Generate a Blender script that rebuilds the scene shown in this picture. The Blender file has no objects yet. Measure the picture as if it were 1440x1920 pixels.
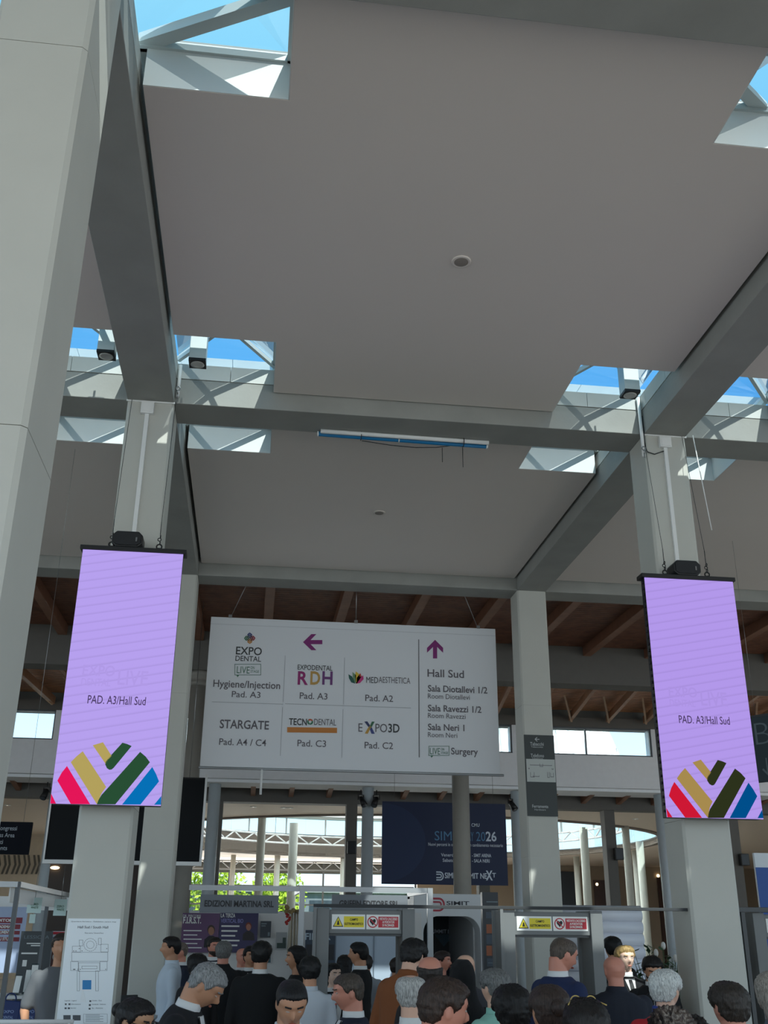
import bpy, bmesh, math, random
from mathutils import Vector, Matrix
random.seed(7)
PI = math.pi
SC = bpy.context.scene
COL = SC.collection
# ------------------------------------------------------------------ camera
FPX = 1889.9                                  # focal length in pixels of the 1440x1920 frame
PITCH, YAW, ROLL = math.radians(22.303), math.radians(7.034), math.radians(0.526)
EYE = Vector((0, 0, 2.0))
_f = Vector((math.sin(YAW) * math.cos(PITCH), math.cos(YAW) * math.cos(PITCH), math.sin(PITCH)))
_r0 = Vector((math.cos(YAW), -math.sin(YAW), 0)); _u0 = _r0.cross(_f)
_r = _r0 * math.cos(ROLL) + _u0 * math.sin(ROLL); _u = _u0 * math.cos(ROLL) - _r0 * math.sin(ROLL)
cam = bpy.data.cameras.new('camera'); camo = bpy.data.objects.new('camera', cam); COL.objects.link(camo)
camo.matrix_world = Matrix(((_r.x, _u.x, -_f.x, EYE.x), (_r.y, _u.y, -_f.y, EYE.y), (_r.z, _u.z, -_f.z, EYE.z), (0, 0, 0, 1)))
cam.sensor_fit = 'AUTO'; cam.sensor_width = 36; cam.lens = 36 * FPX / 1920; cam.clip_end = 500
SC.camera = camo
# ------------------------------------------------------------------ light
SC.view_settings.view_transform = 'Standard'; SC.view_settings.look = 'None'
SC.view_settings.gamma = 1; SC.view_settings.use_curve_mapping = False
SC.view_settings.exposure = 0.0
SUN_DIR = Vector((-0.285, 0.93, -1.0))         # the way the sunlight travels
sun = bpy.data.lights.new('sun', 'SUN'); sun.energy = 6.0; sun.angle = math.radians(0.6); sun.color = (1, 0.95, 0.86)
suno = bpy.data.objects.new('sun', sun); COL.objects.link(suno)
suno.rotation_euler = SUN_DIR.to_track_quat('-Z', 'Y').to_euler(); suno.location = (8, -20, 30)
world = bpy.data.worlds.new('sky'); SC.world = world; world.use_nodes = True
nt = world.node_tree; nt.nodes.clear()
tc = nt.nodes.new('ShaderNodeTexCoord'); sep = nt.nodes.new('ShaderNodeSeparateXYZ'); cr = nt.nodes.new('ShaderNodeValToRGB')
bg = nt.nodes.new('ShaderNodeBackground'); out = nt.nodes.new('ShaderNodeOutputWorld')
cr.color_ramp.elements[0].position = 0.0; cr.color_ramp.elements[0].color = (0.80, 0.92, 1.0, 1)
cr.color_ramp.elements[1].position = 0.85; cr.color_ramp.elements[1].color = (0.27, 0.54, 0.63, 1)
e = cr.color_ramp.elements.new(0.2); e.color = (0.50, 0.72, 0.88, 1)
e = cr.color_ramp.elements.new(0.45); e.color = (0.06, 0.265, 0.58, 1)
e = cr.color_ramp.elements.new(0.6); e.color = (0.12, 0.36, 0.59, 1)
nt.links.new(tc.outputs['Generated'], sep.inputs[0]); nt.links.new(sep.outputs['Z'], cr.inputs[0])
nt.links.new(cr.outputs[0], bg.inputs[0]); nt.links.new(bg.outputs[0], out.inputs[0]); bg.inputs[1].default_value = 1.8
def area(name, loc, direction, sx, sy, power, color=(1, 1, 1)):
    l = bpy.data.lights.new(name, 'AREA'); l.shape = 'RECTANGLE'; l.size = sx; l.size_y = sy; l.energy = power; l.color = color
    o = bpy.data.objects.new(name, l); COL.objects.link(o); o.location = loc
    o.rotation_euler = Vector(direction).to_track_quat('-Z', 'Y').to_euler(); return o
area('front_hall_fill', (3, -9.5, 3.6), (0, 1, 0.05), 30, 6.5, 210, (1.0, 0.97, 0.93))      # added fill for the front hall, unseen behind the viewer
area('far_window_fill', (-5, 61.6, 3.0), (0, -1, 0.12), 28, 3.6, 2200, (0.97, 1.0, 1.0))                      # added fill that boosts the daylight of the far window wall
area('court_fill', (6, 44.2, 9.5), (0, 0, -1), 16, 16, 5200, (0.97, 1.0, 1.0))                       # added fill inside the translucent dome to brighten the court
# ------------------------------------------------------------------ materials
def lin(c):
    return tuple(((v / 255) / 12.92 if v / 255 <= 0.04045 else ((v / 255 + 0.055) / 1.055) ** 2.4) for v in c)
MATS = {}
def mat(name, rgb, rough=0.6, metal=0.0, noise=0.0, nscale=6.0, bump=0.0, bscale=60.0, spec=0.5, emit=0.0):
    if name in MATS: return MATS[name]
    m = bpy.data.materials.new(name); m.use_nodes = True; t = m.node_tree; b = t.nodes['Principled BSDF']
    c = lin(rgb); b.inputs['Base Color'].default_value = (*c, 1); b.inputs['Roughness'].default_value = rough
    b.inputs['Metallic'].default_value = metal; b.inputs['Specular IOR Level'].default_value = spec
    co = t.nodes.new('ShaderNodeTexCoord')
    if noise:
        n = t.nodes.new('ShaderNodeTexNoise'); n.inputs['Scale'].default_value = nscale; n.inputs['Detail'].default_value = 6
        r = t.nodes.new('ShaderNodeValToRGB')
        r.color_ramp.elements[0].position = 0.3; r.color_ramp.elements[1].position = 0.7
        r.color_ramp.elements[0].color = (*[max(0, v * (1 - noise)) for v in c], 1)
        r.color_ramp.elements[1].color = (*[min(1, v * (1 + noise)) for v in c], 1)
        t.links.new(co.outputs['Object'], n.inputs['Vector']); t.links.new(n.outputs['Fac'], r.inputs[0]); t.links.new(r.outputs[0], b.inputs['Base Color'])
    if bump:
        n2 = t.nodes.new('ShaderNodeTexNoise'); n2.inputs['Scale'].default_value = bscale; n2.inputs['Detail'].default_value = 4
        bp = t.nodes.new('ShaderNodeBump'); bp.inputs['Strength'].default_value = bump; bp.inputs['Distance'].default_value = 0.01
        t.links.new(co.outputs['Object'], n2.inputs['Vector']); t.links.new(n2.outputs['Fac'], bp.inputs['Height']); t.links.new(bp.outputs[0], b.inputs['Normal'])
    if emit:
        b.inputs['Emission Color'].default_value = (*c, 1); b.inputs['Emission Strength'].default_value = emit
    MATS[name] = m; return m
def glass(name, tint=(240, 250, 255), refl=1.0):
    if name in MATS: return MATS[name]
    m = bpy.data.materials.new(name); m.use_nodes = True; t = m.node_tree; t.nodes.clear()
    tr = t.nodes.new('ShaderNodeBsdfTransparent'); tr.inputs[0].default_value = (*lin(tint), 1)
    gl = t.nodes.new('ShaderNodeBsdfGlossy'); gl.inputs['Roughness'].default_value = 0.02
    fr = t.nodes.new('ShaderNodeFresnel'); fr.inputs[0].default_value = 1.3; mx = t.nodes.new('ShaderNodeMixShader'); o = t.nodes.new('ShaderNodeOutputMaterial')
    mu = t.nodes.new('ShaderNodeMath'); mu.operation = 'MULTIPLY'; mu.inputs[1].default_value = refl
    t.links.new(fr.outputs[0], mu.inputs[0]); t.links.new(mu.outputs[0], mx.inputs[0]); t.links.new(tr.outputs[0], mx.inputs[1]); t.links.new(gl.outputs[0], mx.inputs[2]); t.links.new(mx.outputs[0], o.inputs[0])
    MATS[name] = m; return m
def emissive(name, rgb, strength=1.0):
    if name in MATS: return MATS[name]
    m = bpy.data.materials.new(name); m.use_nodes = True; t = m.node_tree; t.nodes.clear()
    em = t.nodes.new('ShaderNodeEmission'); em.inputs[0].default_value = (*lin(rgb), 1); em.inputs[1].default_value = strength
    o = t.nodes.new('ShaderNodeOutputMaterial'); t.links.new(em.outputs[0], o.inputs[0]); MATS[name] = m; return m
M_CONC = mat('painted_concrete', (194, 193, 185), 0.75, noise=0.035, nscale=1.6, bump=0.12, bscale=14)
M_RAW = mat('raw_concrete', (152, 152, 147), 0.8, noise=0.07, nscale=2.2, bump=0.18, bscale=20)
M_CEIL = mat('ceiling_plaster', (228, 218, 211), 0.62, noise=0.012, nscale=0.6)
M_FLOOR = mat('stone_floor', (148, 143, 136), 0.35, noise=0.06, nscale=3)
M_GLASS = glass('skylight_glass', (226, 240, 246), 0.8)
M_ALU = mat('aluminium', (168, 170, 172), 0.4, 0.5)
M_WHITE = mat('white_paint', (232, 232, 230), 0.5)
M_BLACK = mat('black_plastic', (22, 22, 24), 0.45)
M_DARK = mat('dark_metal', (52, 54, 56), 0.4, 0.5)
M_STEEL = mat('steel', (150, 150, 150), 0.3, 0.9)
M_WOOD = mat('brown_timber', (120, 78, 58), 0.6, noise=0.25, nscale=5)
M_WALLW = mat('pale_wall', (238, 240, 243), 0.7, noise=0.02)
M_GREYB = mat('grey_beam_paint', (104, 101, 96), 0.7, noise=0.03)
M_BEIGE = mat('beige_wall', (196, 182, 162), 0.7, noise=0.04)
# ------------------------------------------------------------------ helpers
def W(x, y, Y):
    """world point seen at pixel (x, y) of the 1440x1920 photograph at distance Y along the hall"""
    d = _r * ((x - 720) / FPX) + _u * ((960 - y) / FPX) + _f
    return EYE + d * (Y / d.y)
SCRATCH = bpy.data.scenes.new('scratch')      # modifiers are evaluated here, away from the growing scene
def evaluate(o):
    SCRATCH.collection.objects.link(o); 
    with bpy.context.temp_override(scene=SCRATCH, view_layer=SCRATCH.view_layers[0]): dg = bpy.context.evaluated_depsgraph_get()
    me = bpy.data.meshes.new_from_object(o.evaluated_get(dg)); SCRATCH.collection.objects.unlink(o); return me
class MB:
    def __init__(s): s.bm = bmesh.new()
    def box(s, x0, x1, y0, y1, z0, z1, mi=0):
        vs = [s.bm.verts.new(p) for p in ((x0, y0, z0), (x1, y0, z0), (x1, y1, z0), (x0, y1, z0), (x0, y0, z1), (x1, y0, z1), (x1, y1, z1), (x0, y1, z1))]
        for f in ((3, 2, 1, 0), (4, 5, 6, 7), (0, 1, 5, 4), (1, 2, 6, 5), (2, 3, 7, 6), (3, 0, 4, 7)):
            s.bm.faces.new([vs[i] for i in f]).material_index = mi
        return s
    def prism(s, pts, a, b, axis='z', mi=0):
        """polygon pts (2D) swept along an axis from a to b. axis z: (x,y); y: (x,z); x: (y,z)"""
        def P(p, t):
            return (p[0], p[1], t) if axis == 'z' else ((p[0], t, p[1]) if axis == 'y' else (t, p[0], p[1]))
        A = [s.bm.verts.new(P(p, a)) for p in pts]; B = [s.bm.verts.new(P(p, b)) for p in pts]; n = len(pts)
        fs = [s.bm.faces.new(A), s.bm.faces.new(B)]
        for i in range(n): fs.append(s.bm.faces.new((A[i], A[(i + 1) % n], B[(i + 1) % n], B[i])))
        for f in fs: f.material_index = mi
        return s
    def tube(s, p0, p1, r0, r1=None, n=12, mi=0, cap=True):
        p0, p1 = Vector(p0), Vector(p1); r1 = r0 if r1 is None else r1
        d = (p1 - p0); q = d.to_track_quat('Z', 'Y').to_matrix()
        A = []; B = []
        for i in range(n):
            a = 2 * PI * i / n; v = q @ Vector((math.cos(a), math.sin(a), 0))
            A.append(s.bm.verts.new(p0 + v * r0)); B.append(s.bm.verts.new(p1 + v * r1))
        for i in range(n):
            f = s.bm.faces.new((A[i], A[(i + 1) % n], B[(i + 1) % n], B[i])); f.material_index = mi; f.smooth = True
        if cap:
            s.bm.faces.new(A[::-1]).material_index = mi; s.bm.faces.new(B).material_index = mi
        return s
    def path(s, pts, r, n=8, mi=0):
        for a, b in zip(pts[:-1], pts[1:]): s.tube(a, b, r, r, n, mi)
        return s
    def bar(s, p0, p1, w, h, mi=0, up=(0, 0, 1)):
        p0, p1 = Vector(p0), Vector(p1); d = (p1 - p0).normalized(); u = Vector(up)
        sd = d.cross(u)
        if sd.length < 1e-4: sd = Vector((1, 0, 0))
        sd.normalize(); u = sd.cross(d); vs = []
        for p in (p0, p1):
            for a, b in ((-1, -1), (1, -1), (1, 1), (-1, 1)): vs.append(s.bm.verts.new(p + sd * (a * w / 2) + u * (b * h / 2)))
        for f in ((3, 2, 1, 0), (4, 5, 6, 7), (0, 1, 5, 4), (1, 2, 6, 5), (2, 3, 7, 6), (3, 0, 4, 7)):
            s.bm.faces.new([vs[i] for i in f]).material_index = mi
        return s
    def lathe(s, prof, c=(0, 0, 0), n=24, mi=0, smooth=True):
        """profile [(r, z)] around the vertical through c"""
        R = []
        for r, z in prof:
            R.append([s.bm.verts.new((c[0] + r * math.cos(2 * PI * i / n), c[1] + r * math.sin(2 * PI * i / n), c[2] + z)) for i in range(n)])
        for a, b in zip(R[:-1], R[1:]):
            for i in range(n):
                f = s.bm.faces.new((a[i], a[(i + 1) % n], b[(i + 1) % n], b[i])); f.material_index = mi; f.smooth = smooth
        s.bm.faces.new(R[0][::-1]).material_index = mi; s.bm.faces.new(R[-1]).material_index = mi
        return s
    def torus(s, c, R, r, ax='y', n=16, k=8, mi=0):
        rings = []
        for i in range(n):
            a = 2 * PI * i / n; ring = []
            for j in range(k):
                b = 2 * PI * j / k; x = (R + r * math.cos(b)) * math.cos(a); y = (R + r * math.cos(b)) * math.sin(a); z = r * math.sin(b)
                p = (x, z, y) if ax == 'y' else ((z, x, y) if ax == 'x' else (x, y, z))
                ring.append(s.bm.verts.new((c[0] + p[0], c[1] + p[1], c[2] + p[2])))
            rings.append(ring)
        for i in range(n):
            for j in range(k):
                f = s.bm.faces.new((rings[i][j], rings[(i + 1) % n][j], rings[(i + 1) % n][(j + 1) % k], rings[i][(j + 1) % k])); f.smooth = True; f.material_index = mi
        return s
    def ball(s, c, r, n=12, mi=0, scale=(1, 1, 1)):
        g = bmesh.ops.create_uvsphere(s.bm, u_segments=n, v_segments=max(6, n // 2 + 2), radius=1)
        for v in g['verts']: v.co = Vector((v.co.x * r * scale[0] + c[0], v.co.y * r * scale[1] + c[1], v.co.z * r * scale[2] + c[2]))
        for v in g['verts']:
            for f in v.link_faces: f.smooth = True; f.material_index = mi
        return s
    def build(s, name, mats, parent=None, bevel=0.0, loc=None):
        bmesh.ops.recalc_face_normals(s.bm, faces=s.bm.faces)
        me = bpy.data.meshes.new(name); s.bm.to_mesh(me); s.bm.free()
        for m in (mats if isinstance(mats, (list, tuple)) else [mats]): me.materials.append(m)
        o = bpy.data.objects.new(name, me); COL.objects.link(o)
        if parent is not None: o.parent = parent
        if loc: o.location = loc
        if bevel:
            b = o.modifiers.new('bevel', 'BEVEL'); b.width = bevel; b.segments = 2; b.limit_method = 'ANGLE'
        return o
def thing(name, label, cat, loc=(0, 0, 0), rotz=0.0, group=None):
    o = bpy.data.objects.new(name, None); COL.objects.link(o); o.location = loc; o.rotation_euler = (0, 0, rotz)
    o.empty_display_size = 0.1; tag(o, label, cat, group); return o
def tag(o, label, cat, group=None):
    o['label'] = label; o['category'] = cat
    if group: o['group'] = group
    return o
def struct(o, label=None):
    o['kind'] = 'structure'
    if label: o['label'] = label
    return o
def text(body, loc, size, m, parent=None, align='LEFT', bold=0.0, name='lettering', wx=1.0, depth=0.001, rot=(PI / 2, 0, 0), line=1.0):
    cu = bpy.data.curves.new(name, 'FONT'); cu.body = body; cu.size = size; cu.align_x = align; cu.align_y = 'BOTTOM_BASELINE'
    cu.extrude = depth; cu.offset = bold; cu.space_line = line; cu.resolution_u = 3
    t = bpy.data.objects.new(name, cu); me = evaluate(t)
    bpy.data.objects.remove(t); bpy.data.curves.remove(cu)
    me.materials.clear(); me.materials.append(m); me.name = name
    me.transform(Matrix.LocRotScale(Vector(loc), Matrix.Rotation(rot[2], 3, 'Z') @ Matrix.Rotation(rot[1], 3, 'Y') @ Matrix.Rotation(rot[0], 3, 'X'), Vector((wx, 1, 1))))
    o = bpy.data.objects.new(name, me); COL.objects.link(o)
    if parent is not None: o.parent = parent
    return o
def flat(name, polys, Y, m, parent=None, th=0.002):
    """thin flat shapes facing the viewer (-Y): polys in (x, z)"""
    b = MB()
    for p in polys: b.prism(p, Y - th, Y, 'y')
    return b.build(name, m, parent)
def disc(cx, cz, r, n=24, a0=0, a1=2 * PI):
    return [(cx + r * math.cos(a0 + (a1 - a0) * i / n), cz + r * math.sin(a0 + (a1 - a0) * i / n)) for i in range(n if a1 - a0 >= 2 * PI - 1e-6 else n + 1)]
def rect(x0, x1, z0, z1): return [(x0, z0), (x1, z0), (x1, z1), (x0, z1)]
def dup(o, loc=None, label=None, parent=None):
    c = o.copy(); COL.objects.link(c)
    if parent is not None: c.parent = parent
    if loc is not None: c.location = loc
    if label: c['label'] = label
    for ch in list(o.children): dup(ch, parent=c)
    return c
# ================================================================== THE SETTING
CW = 0.51                                     # column and beam width
CX = [-7.60, -1.63, 4.34, 10.31]              # left faces of the column lines
CY = [-7.95, -1.90, 4.15, 10.20, 16.25]       # near faces of the column rows
ZB, ZC, ZR = 7.39, 7.60, 7.95                 # beam underside, ceiling, roof
b = MB(); b.box(-34, 40, -40, 28.5, -0.2, 0); struct(b.build('floor', M_FLOOR))
b = MB(); b.box(-34, 40, 28.5, 66, -0.2, 0); struct(b.build('floor', M_FLOOR))
def chamfered(x0, x1, y0, y1, c=0.025):
    return [(x0 + c, y0), (x1 - c, y0), (x1, y0 + c), (x1, y1 - c), (x1 - c, y1), (x0 + c, y1), (x0, y1 - c), (x0, y0 + c)]
COLUMNS = {}
colab = {(1, 2): 'tall near concrete column filling the left edge of the view',
         (1, 3): 'concrete column behind the left purple screen, carrying the floor map poster',
         (2, 3): 'concrete column behind the right purple screen, with a white conduit',
         (1, 4): 'concrete column just behind and right of the left purple screen',
         (2, 4): 'concrete column with the dark direction panel, right of the hanging sign'}
for i, x in enumerate(CX):
    for j, y in enumerate(CY):
        if (i, j) not in colab: continue
        x0, x1, y0, y1 = x, x + CW, y, y + 0.5
        if (i, j) == (1, 2): x0, x1, y0, y1 = -1.585, -1.095, 4.19, 4.82
        t = thing('concrete_column', colab[(i, j)], 'column', ((x0 + x1) / 2, (y0 + y1) / 2, 0), group='square concrete columns of the hall')
        b = MB()
        hx, hy = (x1 - x0) / 2, (y1 - y0) / 2
        g = 0.004
        zs = [0, 3.02, 5.4, ZB]
        if (i, j) == (1, 2): zs = [0, 4.05, 6.3, ZB]
        for za, zb in zip(zs[:-1], zs[1:]):
            b.prism(chamfered(-hx, hx, -hy, hy), za + (g if za else 0), zb, 'z')
        b.prism(chamfered(-hx + 0.008, hx - 0.008, -hy + 0.008, hy - 0.008), 0, ZB - 0.01, 'z')
        b.build('shaft', M_CONC, t)
        COLUMNS[(i, j)] = t
# beams: raw cast beam with a block course above it
M_BLOCK = mat('skylight_toned_blocks', (206, 208, 204), 0.75, noise=0.04, nscale=3)  # separate block course, paled to put sky light into its colour
M_WELL_LIGHT = mat('painted_well_light', (228, 230, 228), 0.6)
def beam(x0, x1, y0, y1, name='trim_1'):
    b = MB(); b.box(x0, x1, y0, y1, ZB, 7.70)
    ix, iy = (0.012, 0) if (y1 - y0) > (x1 - x0) else (0, 0.012)
    b.box(x0 + ix, x1 - ix, y0 + iy, y1 - iy, 7.70, 7.712)
    o = struct(b.build(name, M_RAW, bevel=0.008))
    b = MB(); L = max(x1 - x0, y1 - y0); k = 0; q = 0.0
    while q < L - 1e-6:                       # block course, one block after another
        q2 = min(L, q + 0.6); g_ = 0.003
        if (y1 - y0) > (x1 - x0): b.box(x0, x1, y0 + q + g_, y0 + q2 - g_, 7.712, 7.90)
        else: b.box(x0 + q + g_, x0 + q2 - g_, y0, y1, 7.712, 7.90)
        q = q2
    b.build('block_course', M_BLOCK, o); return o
n = 0
for x in [-13.57] + CX + [16.28]:
    beam(x, x + CW, CY[0], CY[-1] + 0.5, 'trim_%d' % (n + 1)); n += 1
allx = [-13.57] + CX + [16.28]
for y in CY:
    for xa, xb in zip(allx[:-1], allx[1:]):
        beam(xa + CW, xb, y, y + 0.5, 'trim_%d' % (n + 1)); n += 1
# ceilings: one plastered slab per bay with its four corners cut out for the rooflights
HO = 1.10
def plus(x0, x1, y0, y1, h, gx, gy):
    X0, X1, Y0, Y1 = x0 + gx, x1 - gx, y0 + gy, y1 - gy
    a, b_, c, d = x0 + h, x1 - h, y0 + h, y1 - h
    return [(a, Y0), (b_, Y0), (b_, c), (X1, c), (X1, d), (b_, d), (b_, Y1), (a, Y1), (a, d), (X0, d), (X0, c), (a, c)]
for xa, xb in zip(allx[:-1], allx[1:]):
    for ya, yb in zip(CY[:-1], CY[1:]):
        x0, x1, y0, y1 = xa + CW, xb, ya + 0.5, yb
        b = MB()
        last = ya == CY[-2]
        P = plus(x0, x1, y0, y1, HO, 0.045, 0.02)
        if last:      # no rooflights against the timber hall
            a, b_, c = x0 + HO, x1 - HO, y0 + HO
            X0, X1, Y0, Y1 = x0 + .045, x1 - .045, y0 + .02, y1 - .02
            P = [(a, Y0), (b_, Y0), (b_, c), (X1, c), (X1, Y1), (X0, Y1), (X0, c), (a, c)]
        b.prism(P, ZC, ZR, 'z'); ce = struct(b.build('ceiling', M_CEIL, bevel=0.004))
        b = MB(); e_ = 0.006                  # added white faces that paint sky light onto the rooflight wells
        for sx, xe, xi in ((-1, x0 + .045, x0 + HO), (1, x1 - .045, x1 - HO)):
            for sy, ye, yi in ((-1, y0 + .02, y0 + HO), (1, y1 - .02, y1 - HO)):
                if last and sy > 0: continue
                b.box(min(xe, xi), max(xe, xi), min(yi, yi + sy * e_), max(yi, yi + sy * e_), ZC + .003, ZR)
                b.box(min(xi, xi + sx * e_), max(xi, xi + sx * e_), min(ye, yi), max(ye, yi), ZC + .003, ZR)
        b.build('painted_well_light', M_WELL_LIGHT, ce)
        P2 = plus(x0, x1, y0, y1, HO, -0.03, -0.03)
        if last:
            X0, X1, Y0, Y1 = x0 - .26, x1 + .26, y0 - .03, y1 + .5
            P2 = [(a, Y0), (b_, Y0), (b_, c), (X1, c), (X1, Y1), (X0, Y1), (X0, c), (a, c)]
        b = MB(); b.prism(P2, ZR + 0.0, ZR + 0.12, 'z'); struct(b.build('ceiling', M_RAW))
# rooflights: a low glazed lantern over every crossing of beams
nwin = 0
M_BAR = mat('rooflight_bars', (196, 204, 204), 0.5, 0.1)
for i, x in enumerate(CX):
    for j, y in enumerate(CY[:-1]):
        if j == 0: continue
        x0, x1, y0, y1 = x - HO, x + CW + HO, y - HO, y + 0.5 + HO
        nwin += 1
        w = struct(bpy.data.objects.new('window_%d' % nwin, None)); COL.objects.link(w); w.location = ((x0 + x1) / 2, (y0 + y1) / 2, ZR)
        hx, hy = (x1 - x0) / 2, (y1 - y0) / 2; e = 0.0
        b = MB()
        for sx in (-1, 1): b.box(sx * hx - .03, sx * hx + .03, -hy - .03, hy + .03, 0.0, 0.07)
        for sy in (-1, 1): b.box(-hx - .03, hx + .03, sy * hy - .03, sy * hy + .03, 0.0, 0.07)
        b.build('frame', M_BAR, w)
        b = MB(); zr = -0.02; c = HO / 2
        for sx in (-1, 1):
            for sy in (-1, 1):
                ox, oy = sx * (hx - c), sy * (hy - c); ap = (ox, oy, 0.16)
                for ax_, ay_ in ((-1, -1), (1, -1), (1, 1), (-1, 1)):
                    if j == 2 and sy > 0:
                        continue
                    b.bar((ox + ax_ * c, oy + ay_ * c, zr + .02), ap, 0.042, 0.05)
                if j == 2 and sy > 0:
                    s2 = 1
                    if sx > 0: b.bar((ox - c, oy + c, .06), (ox + c, oy - .02, .06), 0.10, 0.09)
                    else: b.bar((ox - .1, oy + c, .06), (ox - c - .05, oy + .2, .06), 0.10, 0.06)
                    b.box(ox - c, ox + c, oy - .05, oy + .03, .03, .13)
        b.build('glazing_bar', M_BAR, w)
        b = MB(); bm = b.bm
        for sx in (-1, 1):
            for sy in (-1, 1):
                ox, oy = sx * (hx - c), sy * (hy - c)
                vs = [bm.verts.new((ox + p * c, oy + q * c, .05)) for p, q in ((-1, -1), (1, -1), (1, 1), (-1, 1))]; ap = bm.verts.new((ox, oy, 0.22))
                for k in range(4): bm.faces.new((vs[k], vs[(k + 1) % 4], ap))
        r = CW / 2
        vs = [bm.verts.new((p, q, .05)) for p, q in ((-hx, -r), (hx, -r), (hx, r), (-hx, r))]; bm.faces.new(vs)
        for q in (-1, 1):
            vs = [bm.verts.new((p, s_, .05)) for p, s_ in ((-r, q * r), (r, q * r), (r, q * hy), (-r, q * hy))]; bm.faces.new(vs)
        b.build('pane', M_GLASS, w)
# the timber-roofed hall behind the last beam
ZW = 8.02
M_WOOD2 = mat('warm_boards', (176, 122, 84), 0.6, noise=0.2, nscale=5); M_STRUT = mat('strut_timber', (196, 156, 120), 0.55, noise=0.1)
def wood_deck(name, x0, x1, y0, y1, za, zb, m=None):
    b = MB(); n = int((y1 - y0) / 0.14)
    for k in range(n):
        ya = y0 + (y1 - y0) * k / n; yb = y0 + (y1 - y0) * (k + 1) / n - 0.014
        z = za + (zb - za) * k / n
        b.box(x0, x1, ya, yb, z, z + 0.05)
    b.box(x0, x1, y0, y1, max(za, zb) + 0.045, max(za, zb) + 0.12)
    return struct(b.build(name, m or M_WOOD))
wood_deck('ceiling', -20, 30, 16.76, 22.3, ZW + .06, ZW + .06)
k = 0
for i in range(-12, 16):
    x = 0.11 + 1.49 * i
    b = MB(); b.bar((x, 16.6, 7.98), (x, 22.3, 7.98), 0.19, 0.24); struct(b.build('trim_%d' % (n + 1), mat('timber_joist', (138, 96, 74), 0.55, noise=0.15, nscale=4), bevel=0.01)); n += 1
b = MB(); b.box(-20, 30, 22.3, 22.85, 7.2, 8.3); struct(b.build('trim_%d' % (n + 1), M_GREYB, bevel=0.01)); n += 1      # lintel beam
wood_deck('ceiling', -20, 30, 22.85, 28.5, 8.05, 7.85, M_WOOD2)
for i in range(-24, 26):
    x = 9.0 + 1.12 * i
    b = MB(); b.bar((x - .6, 22.9, 7.9), (x, 28.4, 7.62), 0.10, 0.20); struct(b.build('trim_%d' % (n + 1), mat('warm_joist', (168, 122, 90), 0.55, noise=0.12))); n += 1
    b = MB(); b.bar((x, 28.3, 7.50), (x - 0.72, 26.6, 8.0), 0.055, 0.055); struct(b.build('trim_%d' % (n + 1), M_STRUT)); n += 1
# window wall: grey beam, clerestory windows, pale spandrel
b = MB(); b.box(-20, 30, 28.5, 29.1, 7.38, 7.66); b.box(-20, 30, 28.6, 29.1, 7.66, 8.2); struct(b.build('trim_%d' % (n + 1), M_GREYB)); n += 1
b = MB(); b.box(-20, 30, 28.5, 29.0, 5.68, 6.58); struct(b.build('wall_back', M_WALLW))
wx = [(-13.2, -9.4), (-8.9, -5.47), (-4.6, -1.05), (-0.6, 2.9), (3.3, 7.28), (7.52, 11.44), (11.95, 15.9), (16.3, 20)]
edges = [-20] + [v for w_ in wx for v in w_] + [30]
for a, c in zip(edges[::2], edges[1::2]):
    b = MB(); b.box(a, c, 28.5, 29.0, 6.58, 7.38); struct(b.build('wall_back', M_WALLW))
M_FRAME = mat('grey_window_frame', (96, 100, 104), 0.5)
for a, c in wx:
    nwin += 1
    w = struct(bpy.data.objects.new('window_%d' % nwin, None)); COL.objects.link(w); w.location = ((a + c) / 2, 28.6, 6.98)
    h = (c - a) / 2; b = MB()
    b.box(-h, h, -.04, .04, -.4, -.36); b.box(-h, h, -.04, .04, .36, .4); b.box(-h, -h + .04, -.04, .04, -.36, .36); b.box(h - .04, h, -.04, .04, -.36, .36)
    b.box(-.02, .02, -.04, .04, -.36, .36); b.build('window_frame', M_FRAME, w)
    b = MB(); b.box(-h + .03, h - .03, 0, .01, -.37, .37); b.build('pane', glass('window_glass', (244, 250, 252), 0.5), w)
b = MB(); b.box(-20, 30, 28.7, 29.9, 5.60, 5.68); struct(b.build('trim_%d' % (n + 1), M_WALLW)); n += 1
# ================================================================== FIXTURES ON THE STRUCTURE
_hm = text('H', (0, 0, 0), 1.0, M_WHITE); CAP = max(v.co.z for v in _hm.data.vertices); bpy.data.objects.remove(_hm)
def fit(body, x0, x1, zb, cap, Y, m, parent, bold=0.0, name='lettering', label=None):
    """one line of writing facing the viewer, fitted between x0 and x1, capital height cap"""
    size = cap / CAP
    o = text(body, (0, 0, 0), size, m, parent, 'LEFT', bold * size, name, 1.0, 0.0008)
    xs = [v.co.x for v in o.data.vertices]; a, b_ = min(xs), max(xs); s = (x1 - x0) / (b_ - a)
    for v in o.data.vertices: v.co = Vector((x0 + (v.co.x - a) * s, v.co.y + Y, v.co.z + zb))
    if label: o['label'] = label
    return o
def crop(x0, y0, sc, Y):
    """coordinates measured in an enlarged piece of the photograph, carried to the upright plane at Y"""
    def g(cx, cy):
        p = W(x0 + cx / sc, y0 + cy / sc, Y); return (p.x, p.z)
    return g
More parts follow.
